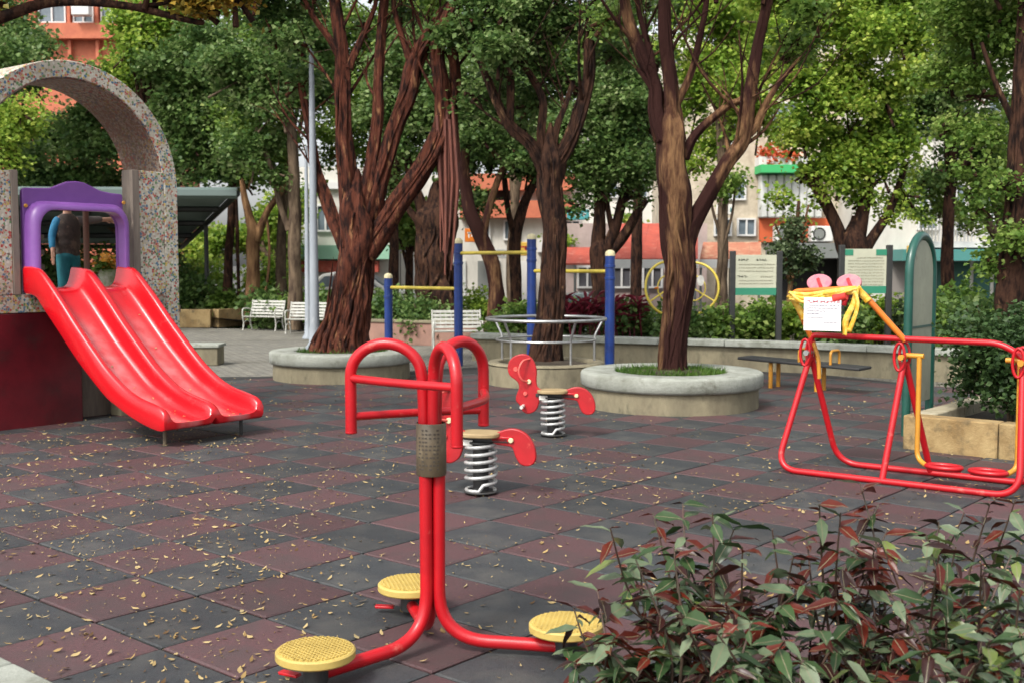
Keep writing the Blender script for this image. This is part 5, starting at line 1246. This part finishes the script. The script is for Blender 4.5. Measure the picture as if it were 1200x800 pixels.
def window(t, u0, u1, v0, v1, Y, mull=1, glass=None, frame=None):
    x0, x1, z0, z1 = XY(u0, Y), XY(u1, Y), ZZ(v1, Y), ZZ(v0, Y); f = .06; mb = MB()
    mb.box(((x0 + x1) / 2, Y - .05, z0 + f / 2), (x1 - x0, .14, f)); mb.box(((x0 + x1) / 2, Y - .05, z1 - f / 2), (x1 - x0, .14, f))
    for k in range(mull + 2):
        x = x0 + f / 2 + (x1 - x0 - f) * k / (mull + 1); mb.box((x, Y - .048, (z0 + z1) / 2), (f, .13, z1 - z0 - 2 * f - .004))
    w_ = mb.build('window', frame or FRAMEW, t, smooth=0)
    MB().box(((x0 + x1) / 2, Y - .02, (z0 + z1) / 2), (x1 - x0 - .02, .03, z1 - z0 - .02)).build('pane', glass or GLASS, w_, smooth=0)
def band(t, u0, u1, v0, v1, Y, mat, off=.12, d=.3, name='band'): return rect(MB(), u0, u1, v0, v1, Y, d, off).build(name, mat, t, smooth=0)
# orange apartment block, upper left
b = building('apartment_building', 'orange apartment block with white windows above the arch', -60, 158, -260, 46, 10, ORB)
for fl in range(4):
    v = 62 - 62 * fl
    band(b, -58, 156, v - 32, v - 14, 46, ORB, .5, .6, 'balcony_parapet')
    for u in (-40, 2, 55, 95, 127): window(b, u, u + (24 if u != 55 else 32), v - 62 + 4, v - 34, 46, 1)
for u in (50, 90, 122): band(b, u, u + 3.5, -255, 70, 46, ORB, .25, .4, 'pier')
MB().box((XY(112, 46), 45.3, ZZ(16, 46)), (.7, .4, .5)).build('air_conditioner', FRAMEW, b, bevel=.03)
# white low shop, left of centre
b = building('shop', 'low white shop with mint and red bands behind the big tree', 322, 462, 196, 38, 8, STUC)
band(b, 330, 460, 288, 304, 38, MINT, .5, .6, 'fascia'); band(b, 338, 445, 306, 319, 38, AWR, .35, .45, 'awning_band'); band(b, 331, 345, 302, 330, 38, SHUT, .1, .12, 'shutter')
for u in (372, 404, 430): window(b, u, u + 22, 240, 272, 38, 1)
band(b, 324, 460, 214, 222, 38, FRAMEW, .2, .25, 'cornice')
b = building('house', 'pale house with orange upper floor behind the blue posts', 470, 688, 205, 40, 9, STUC)
for v0, v1 in ((205, 224), (236, 256)): band(b, 540, 672, v0, v1, 40, ORB, .5, .6, 'balcony_parapet')
band(b, 500, 520, 268, 300, 40, AWR, .2, .25, 'sign_panel')
for u in (480, 555, 590, 640, 660): window(b, u, u + 20, 258, 282, 40, 1)
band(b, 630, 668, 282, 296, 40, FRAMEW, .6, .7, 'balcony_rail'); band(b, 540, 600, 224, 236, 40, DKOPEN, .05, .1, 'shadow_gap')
for u in (478, 520, 560, 600): band(b, u, u + 26, 306, 352, 40, [FRAMEW, CORR, GREYA, FRAMEW][[478, 520, 560, 600].index(u)], .08, .12, 'shopfront_panel')
# red awnings
def awning(label, u0, u1, v0, v1, Y, dpt, mat, fascia=True, inset=0):
    a0, a1 = W(u0 + inset, v0, Y), W(u1, v0, Y); f0, f1 = W(u0, v1, Y - dpt), W(u1, v1, Y - dpt)
    t = thing('awning', label, 'awning', tuple((a0 + a1) / 2))
    n_ = max(3, int((a1.x - a0.x) / .35)); 
    for k in range(n_):
        mb = MB(); p, q, r, s = a0.lerp(a1, k / n_ + .001), f0.lerp(f1, k / n_ + .001), f0.lerp(f1, (k + 1) / n_ - .001), a0.lerp(a1, (k + 1) / n_ - .001)
        slab(mb, p, q, r, s, .05); mb.build('roof_sheet', mat, t, smooth=0)
    if fascia: MB().box(((f0.x + f1.x) / 2, f0.y - .02, f0.z - .16), (f1.x - f0.x, .08, .26)).build('fascia', FRAMEW, t)
    for k in range(3):
        p = f0.lerp(f1, (k + .05) / 2.1); MB().tube([(p.x, p.y + .05, -1.2), (p.x, p.y + .05, p.z - .03)], .04, 8).build('post', GREYA, t)
awning('large red sloping awning with white fascia left of the bare forked tree', 700, 818, 262, 303, 36, 3, AWR, True, 18)
awning('small red awning right of the dark twisted trunk', 646, 702, 290, 309, 36.5, 2, AWR, False, 12)
awning('orange-red awning behind the yellow wheels, right side', 820, 892, 284, 303, 37, 2.5, M('orange_awning', (.42, .17, .10), .75, c2=(.34, .11, .06), scale=2, c3=(.5, .32, .2), s3=3), True, 4)
b = building('house', 'pinkish low house under the large red awning', 655, 828, 262, 37.6, 6, M('pink_grey_wall', (.46, .36, .33), .9, c2=(.34, .27, .25), scale=1.5))
for u in (676, 716, 752): window(b, u, u + 24, 312, 338, 37.6, 1, glass=M('dull_glass', (.08, .08, .09), .3))
# beige and white block
b = building('apartment_building', 'beige and white block with orange panel and air conditioners', 800, 995, 60, 40, 9, BEIGE)
for k in range(8): rect(MB(), 886 + 9 * k, 894.4 + 9 * k, 206, 256, 40, .5, .5).build('corrugated_sheet', CORR, b, bevel=.05)
band(b, 882, 928, 196, 205, 40, M('green_awning', (.04, .38, .12), .7), 1.0, 1.0, 'green_canopy'); band(b, 888, 970, 256, 284, 40, M('orange_panel', (.52, .10, .03), .7), .15, .2, 'orange_panel')
band(b, 882, 960, 186, 196, 40, FRAMEW, .7, .7, 'ledge')
for u in (902, 943):
    a_ = rect(MB(), u, u + 25, 266, 284, 40, .5, .75).build('air_conditioner', FRAMEW, b, bevel=.03)
    c = (XY(u + 9, 40), 39.24, ZZ(275, 40)); MB().tube([Vector(c) + Vector((.2 * math.cos(q), 0, .2 * math.sin(q))) for q in [2 * math.pi * k / 20 for k in range(20)]], .025, 6, close=True).build('fan_ring', DARK, a_); MB().disc(c, .17, .01, 20, Vector((0, -1, 0))).build('fan_grille', GREYA, a_)
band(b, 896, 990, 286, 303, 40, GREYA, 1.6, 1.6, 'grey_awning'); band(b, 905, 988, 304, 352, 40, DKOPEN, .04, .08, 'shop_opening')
for u0, u1, v0, v1 in ((862, 884, 256, 277), (835, 856, 256, 277), (840, 872, 205, 235), (840, 870, 130, 170), (900, 940, 120, 160)): window(b, u0, u1, v0, v1, 40, 1)
c = (XY(897, 40), 39.5, ZZ(182, 40)); tp = thing('red_flowers', 'orange-red flowering plant on the ledge above the green canopy', 'plant', c); leaves('foliage', [(c[0], c[1], c[2], .45), (c[0] + .6, c[1], c[2] - .1, .4)], 500, .14, MLEAF('orange_bloom', [(.5, .09, .03), (.62, .14, .05), (.4, .06, .03)], .6), tp, 5, spread=.1)
# right white block with balcony
b = building('apartment_building', 'white block with railed balcony and green shutters at right', 1000, 1300, -40, 38, 9, STUC)
band(b, 1062, 1160, 284, 291, 38, FRAMEW, 1.2, 1.2, 'balcony_slab'); band(b, 1062, 1160, 243, 246, 38, FRAMEW, 1.2, .08, 'balcony_rail')
for k in range(24): rect(MB(), 1062 + 4.1 * k, 1063.5 + 4.1 * k, 246.2, 283.8, 38, .05, 1.19).build('baluster', FRAMEW, b, smooth=0)
for u in (1072, 1104, 1140, 1180): window(b, u, u + 24, 215, 270, 38, 1)
for u in (1060, 1100, 1150): window(b, u, u + 30, 110, 160, 38, 1)
band(b, 1040, 1165, 293, 306, 38, M('teal_fascia', (.06, .22, .20), .6), 1.4, 1.4, 'fascia')
for k, u in enumerate((1092, 1116, 1140, 1164)):
    band(b, u, u + 19, 307, 362, 38, SHUT, .05, .1, 'shutter')
band(b, 1044, 1088, 307, 362, 38, M('shop_wall', (.22, .20, .18), .8), .05, .1, 'shopfront_panel')
b = building('apartment_building', 'plain grey-white block filling the far centre behind the trees', 690, 815, 40, 58, 10, M('far_wall', (.68, .65, .58), .9, c2=(.58, .55, .48), scale=1))
for v in (60, 110, 160, 210):
    for u in (705, 740, 775): window(b, u, u + 18, v, v + 22, 58, 1)

# street clutter: signs and plants in front of the shops
def shopsign(label, u0, u1, v0, v1, Y, m, m2):
    x0, x1, z0, z1 = XY(u0, Y), XY(u1, Y), ZZ(v1, Y), ZZ(v0, Y); t = thing('shop_sign', label, 'sign', ((x0 + x1) / 2, Y, z0), 'shop signs across the street')
    f = MB().box(((x0 + x1) / 2, Y, (z0 + z1) / 2), (x1 - x0, .2, z1 - z0)).build('board', m, t, bevel=.02)
    k = max(2, int((x1 - x0) / ((z1 - z0) * .75))) if x1 - x0 > z1 - z0 else 1
    textlines(f, Vector((x0, Y - .102, z0)), Vector((1, 0, 0)), Vector((0, 1, 0)), x1 - x0, [((z1 - z0) * .5, (z1 - z0) * .5, .12, .85)], m2, 'print', rs=int(u0))
    return t
SGR = M('sign_red', (.5, .04, .03), .5); SGY = M('sign_yellow', (.6, .38, .06), .5); SGB = M('sign_teal', (.05, .25, .26), .5); SGW = M('sign_white', (.62, .61, .56), .5)
shopsign('orange and white lantern-like sign behind the tall blue post', 545, 562, 268, 284, 39.0, ORG, SGW)
shopsign('small white sign over the shopfront right of the tall blue post', 572, 598, 292, 303, 38.8, SGW, SGR)
shopsign('teal sign between the twisted tree and the V-forked tree', 664, 690, 246, 258, 38.6, SGB, SGW)
shopsign('yellow sign under the orange upper floor', 600, 622, 284, 300, 38.9, SGY, SGR)
shopsign('white sign on the beige wall right of the bare forked tree', 838, 858, 240, 252, 39.3, SGW, SGB)
shopsign('yellowish sign strip above the teal fascia at right', 1062, 1092, 288, 297, 36.2, SGY, SGB)
for k, (u, v, lb) in enumerate(((652, 278, 'potted balcony plant on the pale house'), (556, 228, 'balcony plant at the orange parapet'), (730, 256, 'leafy plant on the red awning roof edge'), (1110, 240, 'plant hanging over the white balcony rail'), (1075, 250, 'potted plant on the white balcony, left end'))):
    c = W(u, v, 37.2 if u < 1000 else 36.4); t = thing('balcony_plant', lb, 'plant', tuple(c), 'plants on the balconies')
    leaves('foliage', [(c.x, c.y, c.z, .35), (c.x + .3, c.y, c.z - .15, .28)], 350, .13, LFM if k % 2 else LFB, t, 300 + k, spread=.1)

# parked cars
def car(label, u, Y, paint, face, zb):
    x = XY(u, Y); t = thing('parked_car', label, 'car', (x, Y, zb), 'cars parked along the street'); o = Vector((x, Y, zb)); ax, ay = Vector((face, 0, 0)), UP
    side = [(-2.1, .35), (-2.15, .75), (-2.0, .95), (-1.25, 1.0), (-.75, 1.42), (.45, 1.46), (1.15, 1.0), (1.95, .88), (2.15, .7), (2.12, .35)]
    MB().prism(smooth2(side, 3), 1.65, o, ax, ay).build('body', paint, t, bevel=.08, smooth=40)
    for s in (-1, 1):
        MB().prism([(-1.05, 1.02), (-.7, 1.34), (-.05, 1.37), (-.05, 1.02)], .02, o + Vector((0, s * .822, 0)), ax, ay).build('side_window', GLASS, t); MB().prism([(.02, 1.02), (.02, 1.37), (.42, 1.37), (.92, 1.02)], .02, o + Vector((0, s * .822, 0)), ax, ay).build('side_window', GLASS, t)
        for q in (-1.35, 1.35):
            w_ = MB().disc(o + ax * q + Vector((0, s * .70, .32)), .32, .2 , 24, Vector((0, s, 0)), bev=.03).build('wheel', BLACK, t)
            MB().disc(o + ax * q + Vector((0, s * .895, .32)), .2, .012, 18, Vector((0, s, 0))).build('rim', STEEL, w_)
    MB().prism([(.55, 1.40), (1.12, 1.03), (1.10, 1.01), (.52, 1.38)], 1.4, o + ax * .06 + UP * .015, ax, ay).build('windscreen', GLASS, t)
    for s in (-.6, .6): MB().box(o + ax * 2.08 + Vector((0, s, .68)), (.12, .3, .14)).build('headlight', FRAMEW, t, bevel=.03)
car('white parked car seen just left of the big red trunk', 412, 35.5, WHITE, 1, gz(-5, 35.5))
car('grey-green parked car seen right of the dark twisted trunk', 682, 33.0, M('grey_car', (.22, .27, .26), .25, coat=.6), -1, gz(2.1, 33.0))

# ------------------------------------------------------------------ fallen leaves
rg = np.random.default_rng(77); N = 7800
Yc = 3.9 + (rg.random(N * 4) ** 1.0) * 11; Xc = (rg.random(N * 4) * 2 - 1) * (.5 * Yc + .3)
dens = np.array([.38 + 1.2 * noise.noise(Vector((x * .9, y * .9, 3.1))) + .5 * noise.noise(Vector((x * 3, y * 3, 1.1))) + (.5 if x < -.8 else 0) + (.45 if (x < -2.2 and 6 < y < 10) else 0) - (.25 if y > 10 else 0) for x, y in zip(Xc, Yc)])
ok = (rg.random(N * 4) < np.clip(dens, 0.03, 1.3) * .85) & ~((Xc - T3C[0]) ** 2 + (Yc - T3C[1]) ** 2 < 1.05 ** 2) & ~((Xc - T1C[0]) ** 2 + (Yc - T1C[1]) ** 2 < 1.05 ** 2) & ~((Xc - T2C[0]) ** 2 + (Yc - T2C[1]) ** 2 < .85 ** 2)
# keep off the tower, planter box and kerb
fs = np.array(PF)[:2]; sI, sJ = np.array(SI)[:2], np.array(SJ)[:2]
rel = np.stack([Xc, Yc], 1) - fs; ok &= ~((rel @ sI < .0) & (rel @ sJ < 2.0))
rel = np.stack([Xc, Yc], 1) - np.array(cA)[:2]; ok &= ~((rel @ np.array(TI)[:2] > -.05) & (rel @ np.array(TJ)[:2] > -.05))
rel = np.stack([Xc, Yc], 1) - np.array(TO - TJ * .5)[:2]; ok &= rel @ np.array(TJ)[:2] > .02
X_, Y_ = Xc[ok][:N], Yc[ok][:N]; n = len(X_)
L = .010 + .036 * rg.random(n) ** 2.3; a = rg.random(n) * 6.283; wd = L * (.22 + .3 * rg.random(n))
d = np.stack([np.cos(a), np.sin(a), (rg.random(n) - .3) * .35], 1); s = np.stack([-np.sin(a), np.cos(a), (rg.random(n) - .5) * .8], 1)
p = np.stack([X_, Y_, .0165 + .007 * rg.random(n)], 1)
v = np.empty((n, 6, 3)); v[:, 0] = p - d * L[:, None] * .5; v[:, 1] = p - d * (L * .15)[:, None] + s * (wd * .5)[:, None]; v[:, 2] = p + d * (L * .2)[:, None] + s * (wd * .45)[:, None]
v[:, 3] = p + d * (L * .55)[:, None] + np.array([0, 0, .006]); v[:, 4] = p + d * (L * .2)[:, None] - s * (wd * .45)[:, None]; v[:, 5] = p - d * (L * .15)[:, None] - s * (wd * .5)[:, None]
v[:, :, 2] = np.maximum(v[:, :, 2], .0135)
b = (np.arange(n) * 6)[:, None]; f = (b + np.array([0, 1, 5, 1, 2, 4, 1, 4, 5, 2, 3, 4])).ravel()
tag(raw_mesh('fallen_leaves', v.reshape(-1, 3), f, 3, DRY), kind='stuff')

# a few leaves caught on the slide
rs_ = random.Random(31); mb = MB()
for k in range(46):
    s_ = rs_.uniform(.35, 1.9) if k % 3 else rs_.uniform(1.55, 1.92); x_ = rs_.choice((.27, .75)) + rs_.uniform(-.13, .13)
    zz = [b1 + (b2 - b1) * (s_ - a1) / max(1e-6, a2 - a1) for (a1, b1), (a2, b2) in zip(be, be[1:]) if a1 <= s_ <= a2]
    if not zz: continue
    sl_ = [(b2 - b1) / max(1e-6, a2 - a1) for (a1, b1), (a2, b2) in zip(be, be[1:]) if a1 <= s_ <= a2][0]
    t_ = (SI + UP * sl_).normalized(); n_ = SJ.cross(t_) * -1; n_ = n_ if n_.z > 0 else -n_; c = P0 + SI * s_ + SJ * x_ + UP * zz[0] + n_ * .008; a = rs_.uniform(0, 6.28); d = t_ * math.cos(a) + SJ * math.sin(a); e = n_.cross(d); L = rs_.uniform(.015, .04)
    mb.add([c - d * L * .5, c + e * L * .22 + n_ * .003, c + d * L * .5, c - e * L * .22 + n_ * .004], [(0, 1, 2), (0, 2, 3)])
tag(mb.build('slide_leaf_litter', DRY, smooth=0), kind='stuff')

# ------------------------------------------------------------------ front bed with photinia shrubs
FB = [(.75, 3.35), (1.0, 3.62), (1.6, 3.9), (2.4, 4.15), (3.6, 4.2), (3.6, 1.2), (.75, 1.2)]
fb = MB(); k = len(FB); fb.add([(x, y, .03) for x, y in FB] + [(x, y, .0) for x, y in FB], [tuple(reversed(range(k)))] + [(q, (q + 1) % k, k + (q + 1) % k, k + q) for q in range(k)])
tag(fb.build('shrub_bed', SOIL, smooth=0), kind='structure')
def pleaf(nm, m, wid, fold, curl):
    """one pointed leaf of unit length: midrib, two folded halves, curled tip"""
    mb = MB(); st = [(0, .0), (.12, .35), (.35, .95), (.6, .85), (.82, .42), (1, 0)]
    for x, h in st:
        z = -curl * x * x + .03 * math.sin(x * 9)
        mb.v.append(Vector((x, 0, z)))
        mb.v.append(Vector((x, h * wid / 2, z + fold * h * wid / 2 + .015 * math.sin(x * 21)))); mb.v.append(Vector((x, -h * wid / 2, z + fold * h * wid / 2 + .015 * math.sin(x * 17 + 1))))
    for i in range(len(st) - 1):
        a_, b_ = i * 3, i * 3 + 3
        mb.f += [(a_, b_, b_ + 1, a_ + 1), (a_, a_ + 2, b_ + 2, b_)]
    for i in range(len(st) - 1):      # raised midrib
        x0, x1 = st[i][0], st[i + 1][0]; z0, z1 = mb.v[i * 3].z + .006, mb.v[i * 3 + 3].z + .006; k_ = len(mb.v); mb.v += [Vector((x0, .010, z0)), Vector((x0, -.010, z0)), Vector((x1, -.008, z1)), Vector((x1, .008, z1))]; mb.f.append((k_, k_ + 1, k_ + 2, k_ + 3))
    me = bpy.data.meshes.new(nm); me.from_pydata([tuple(x) for x in mb.v], [], mb.f); me.materials.append(m); me.materials.append(RIB)
    me.polygons.foreach_set('use_smooth', [True] * len(me.polygons)); me.polygons.foreach_set('material_index', [0] * (2 * (len(st) - 1)) + [1] * (len(st) - 1)); return me
RIB = M('leaf_midrib', (.16, .14, .08), .5)
def MPL(nm, c, c2, rough=.3, tr=.2):
    m = MLEAF(nm, [c, c2], rough, tr, spec=.35)
    n_ = m.node_tree.nodes; l_ = m.node_tree.links; oi = n_.new('ShaderNodeObjectInfo'); ramp_ = [x for x in n_ if x.type == 'VALTORGB'][0]
    tc = n_.new('ShaderNodeTexCoord'); no_ = n_.new('ShaderNodeTexNoise'); no_.inputs['Scale'].default_value = 3.5; l_.new(tc.outputs['Object'], no_.inputs['Vector'])
    ma = n_.new('ShaderNodeMath'); ma.operation = 'MULTIPLY_ADD'; ma.inputs[1].default_value = .5; l_.new(no_.outputs[0], ma.inputs[0]); 
    mb_ = n_.new('ShaderNodeMath'); mb_.operation = 'MULTIPLY'; mb_.inputs[1].default_value = .6; l_.new(oi.outputs['Random'], mb_.inputs[0]); l_.new(mb_.outputs[0], ma.inputs[2]); l_.new(ma.outputs[0], ramp_.inputs[0]); return m
PL = {'g': [pleaf('leaf', MPL('photinia_green', (.012, .032, .010), (.060, .105, .040), .32), w_, f_, c_) for w_, f_, c_ in ((.42, .35, .22), (.48, .25, .4), (.38, .5, .15), (.44, .4, .55))],
      'p': [pleaf('leaf', MPL('photinia_pale', (.05, .085, .04), (.20, .25, .15), .32), w_, f_, c_) for w_, f_, c_ in ((.42, .3, .2), (.46, .2, .45))],
      'r': [pleaf('leaf', MPL('photinia_red', (.042, .008, .006), (.135, .020, .009), .34), w_, f_, c_) for w_, f_, c_ in ((.36, .5, .2), (.42, .35, .4))],
      'm': [pleaf('leaf', MPL('photinia_maroon', (.014, .008, .007), (.048, .013, .010), .32), w_, f_, c_) for w_, f_, c_ in ((.38, .5, .2), (.44, .3, .45), (.40, .6, .6))],
      'l': [pleaf('leaf', MPL('young_lime', (.06, .11, .02), (.17, .21, .06)), w_, f_, c_) for w_, f_, c_ in ((.38, .3, .3), (.42, .2, .5))]}
STEM = M('photinia_stem', (.075, .035, .025), .6, c2=(.05, .04, .025), scale=10)
def photinia(label, base, tips, mix, seed, ls=.090, nl=11):
    """tips: stem tips in the world; leaves in whorls up each stem, redder towards the tip"""
    r = random.Random(seed); t = thing('photinia_shrub', label, 'shrub', (base[0], base[1], .03), 'red-tipped shrubs in the front bed'); mb = MB(); B = Vector((base[0], base[1], .0))
    tl_ = [Vector(x) for x in tips]
    for q in range(len(tips)):      # side shoots between the leaders, lower down
        x = tl_[q].lerp(tl_[(q + 1) % len(tips)], r.uniform(.3, .7)); tl_.append(Vector((x.x + r.uniform(-.08, .08), x.y + r.uniform(-.12, .12), x.z * r.uniform(.55, .9))))
    for tp in tl_:
        b0_ = B + Vector((r.uniform(-.10, .10), r.uniform(-.08, .08), 0)); m1 = b0_.lerp(tp, .5) + Vector((r.uniform(-.10, .10), r.uniform(-.08, .08), .05 * r.random()))
        C = smoothpath([b0_, m1, tp], 8); mb.tube(C, [.0065 - .0045 * i / len(C) for i in range(len(C))], 6)
        for q in range(nl):
            f = .22 + .78 * (q / (nl - 1)) ** .85; i = min(len(C) - 2, int(f * (len(C) - 1))); p = C[i].lerp(C[i + 1], r.random()); ax = (C[i + 1] - C[i]).normalized()
            a = q * 2.4 + r.uniform(-.5, .5); up_ = r.uniform(-.6, .4) if f < .9 else r.uniform(-.2, .9)
            d = Vector((math.cos(a), math.sin(a), 0)) + ax * up_; d.normalize()
            key = r.choices('gprml', mix if f < .75 else [mix[0] * .6, mix[1] * 1.2, mix[2] * 1.8, mix[3], mix[4]])[0]; me = r.choice(PL[key])
            o = bpy.data.objects.new('leaf', me); COL.objects.link(o); o.parent = t
            sd_ = d.cross(UP); sd_ = sd_.normalized() if sd_.length > .05 else Vector((1, 0, 0)); nn = sd_.cross(d)
            rot = Matrix((d, -sd_, nn)).transposed().to_quaternion() @ Matrix.Rotation(r.uniform(-.7, .7), 3, 'X').to_quaternion()
            o.rotation_mode = 'QUATERNION'; o.rotation_quaternion = rot; s_ = ls * r.uniform(.5, 1.35); o.scale = (s_, s_, s_); o.location = p - t.location
    mb.build('stem', STEM, t, smooth=60); return t
def tips(Y, uv, dy=.25, seed=0):
    r = random.Random(seed); return [tuple(W(u, v, Y + r.uniform(-dy, dy))) for u, v in uv]
r_ = random.Random(5)
PH = [('leafy red-tipped shrub nearest the right foot disc of the twister', 3.45, 770, [(672, 712), (700, 690), (745, 655), (720, 745), (770, 700), (790, 650), (760, 770), (735, 790)], (5, 1.6, 2.0, 2.2, .2)),
      ('shrub with pale drooping leaf tips left of centre in the front bed', 3.75, 830, [(715, 618), (765, 600), (800, 590), (835, 600), (790, 640), (860, 620), (830, 665), (750, 640)], (5, 2.6, 1.8, 1.6, .2)),
      ('tall red-stemmed shrub reaching up to the air walker base', 3.6, 1000, [(1008, 565), (1030, 590), (985, 600), (960, 590), (1040, 620), (945, 625), (1000, 640)], (4.5, 1.6, 2.4, 2.2, .3)),
      ('red-brown shrub in the middle of the front bed', 3.5, 900, [(870, 640), (905, 620), (930, 650), (880, 690), (920, 700), (950, 680), (850, 710)], (4.5, 1.4, 2.6, 2.4, .1)),
      ('dark green shrub low in the middle of the front bed', 3.15, 880, [(800, 720), (840, 740), (880, 730), (920, 750), (860, 780), (820, 790), (900, 790), (940, 770)], (8, 1.4, .4, 1.4, 0)),
      ('green and maroon shrub right of centre, low in the bed', 3.2, 1030, [(980, 700), (1010, 720), (1040, 690), (1000, 760), (1050, 750), (1070, 720), (960, 740), (1030, 790)], (4.5, 1.4, 1.5, 2, .5)),
      ('pale lime-leaved shrub under the air walker right end', 3.7, 1130, [(1100, 610), (1130, 600), (1160, 590), (1190, 585), (1120, 640), (1170, 630), (1085, 625)], (4, 1.8, .8, 1.6, .8)),
      ('lime green and red shrub at the right edge of the front bed', 3.3, 1150, [(1110, 680), (1150, 660), (1185, 650), (1195, 690), (1130, 720), (1170, 730), (1100, 650)], (5, 1.2, 1.2, 1.8, .4)),
      ('low leafy shrub in the bottom right corner', 2.95, 1150, [(1090, 760), (1130, 770), (1170, 780), (1195, 740), (1110, 790), (1160, 750)], (5.5, 1, .8, 1.8, .5))]
for k, (lb, Y, ub, uv, mix) in enumerate(PH):
    bx = XY(ub, Y); photinia(lb, (bx, Y), tips(Y, uv, .2, k), mix, 200 + k, nl=19)
# small creeping plants under the shrubs
gc = []
for k in range(60): gc.append((r_.uniform(.95, 3.0), r_.uniform(2.5, 4.0), .06, .14))
gc = [c for c in gc if c[1] < 3.0 + (c[0] - .7) * .6]
tag(leaves('ground_cover', gc, 3600, .045, MLEAF('ground_cover_leaf', [(.02, .04, .012), (.06, .09, .025), (.14, .15, .05), (.10, .06, .03)], .5), None, 210, 6, .06, -.2, .6), kind='stuff')
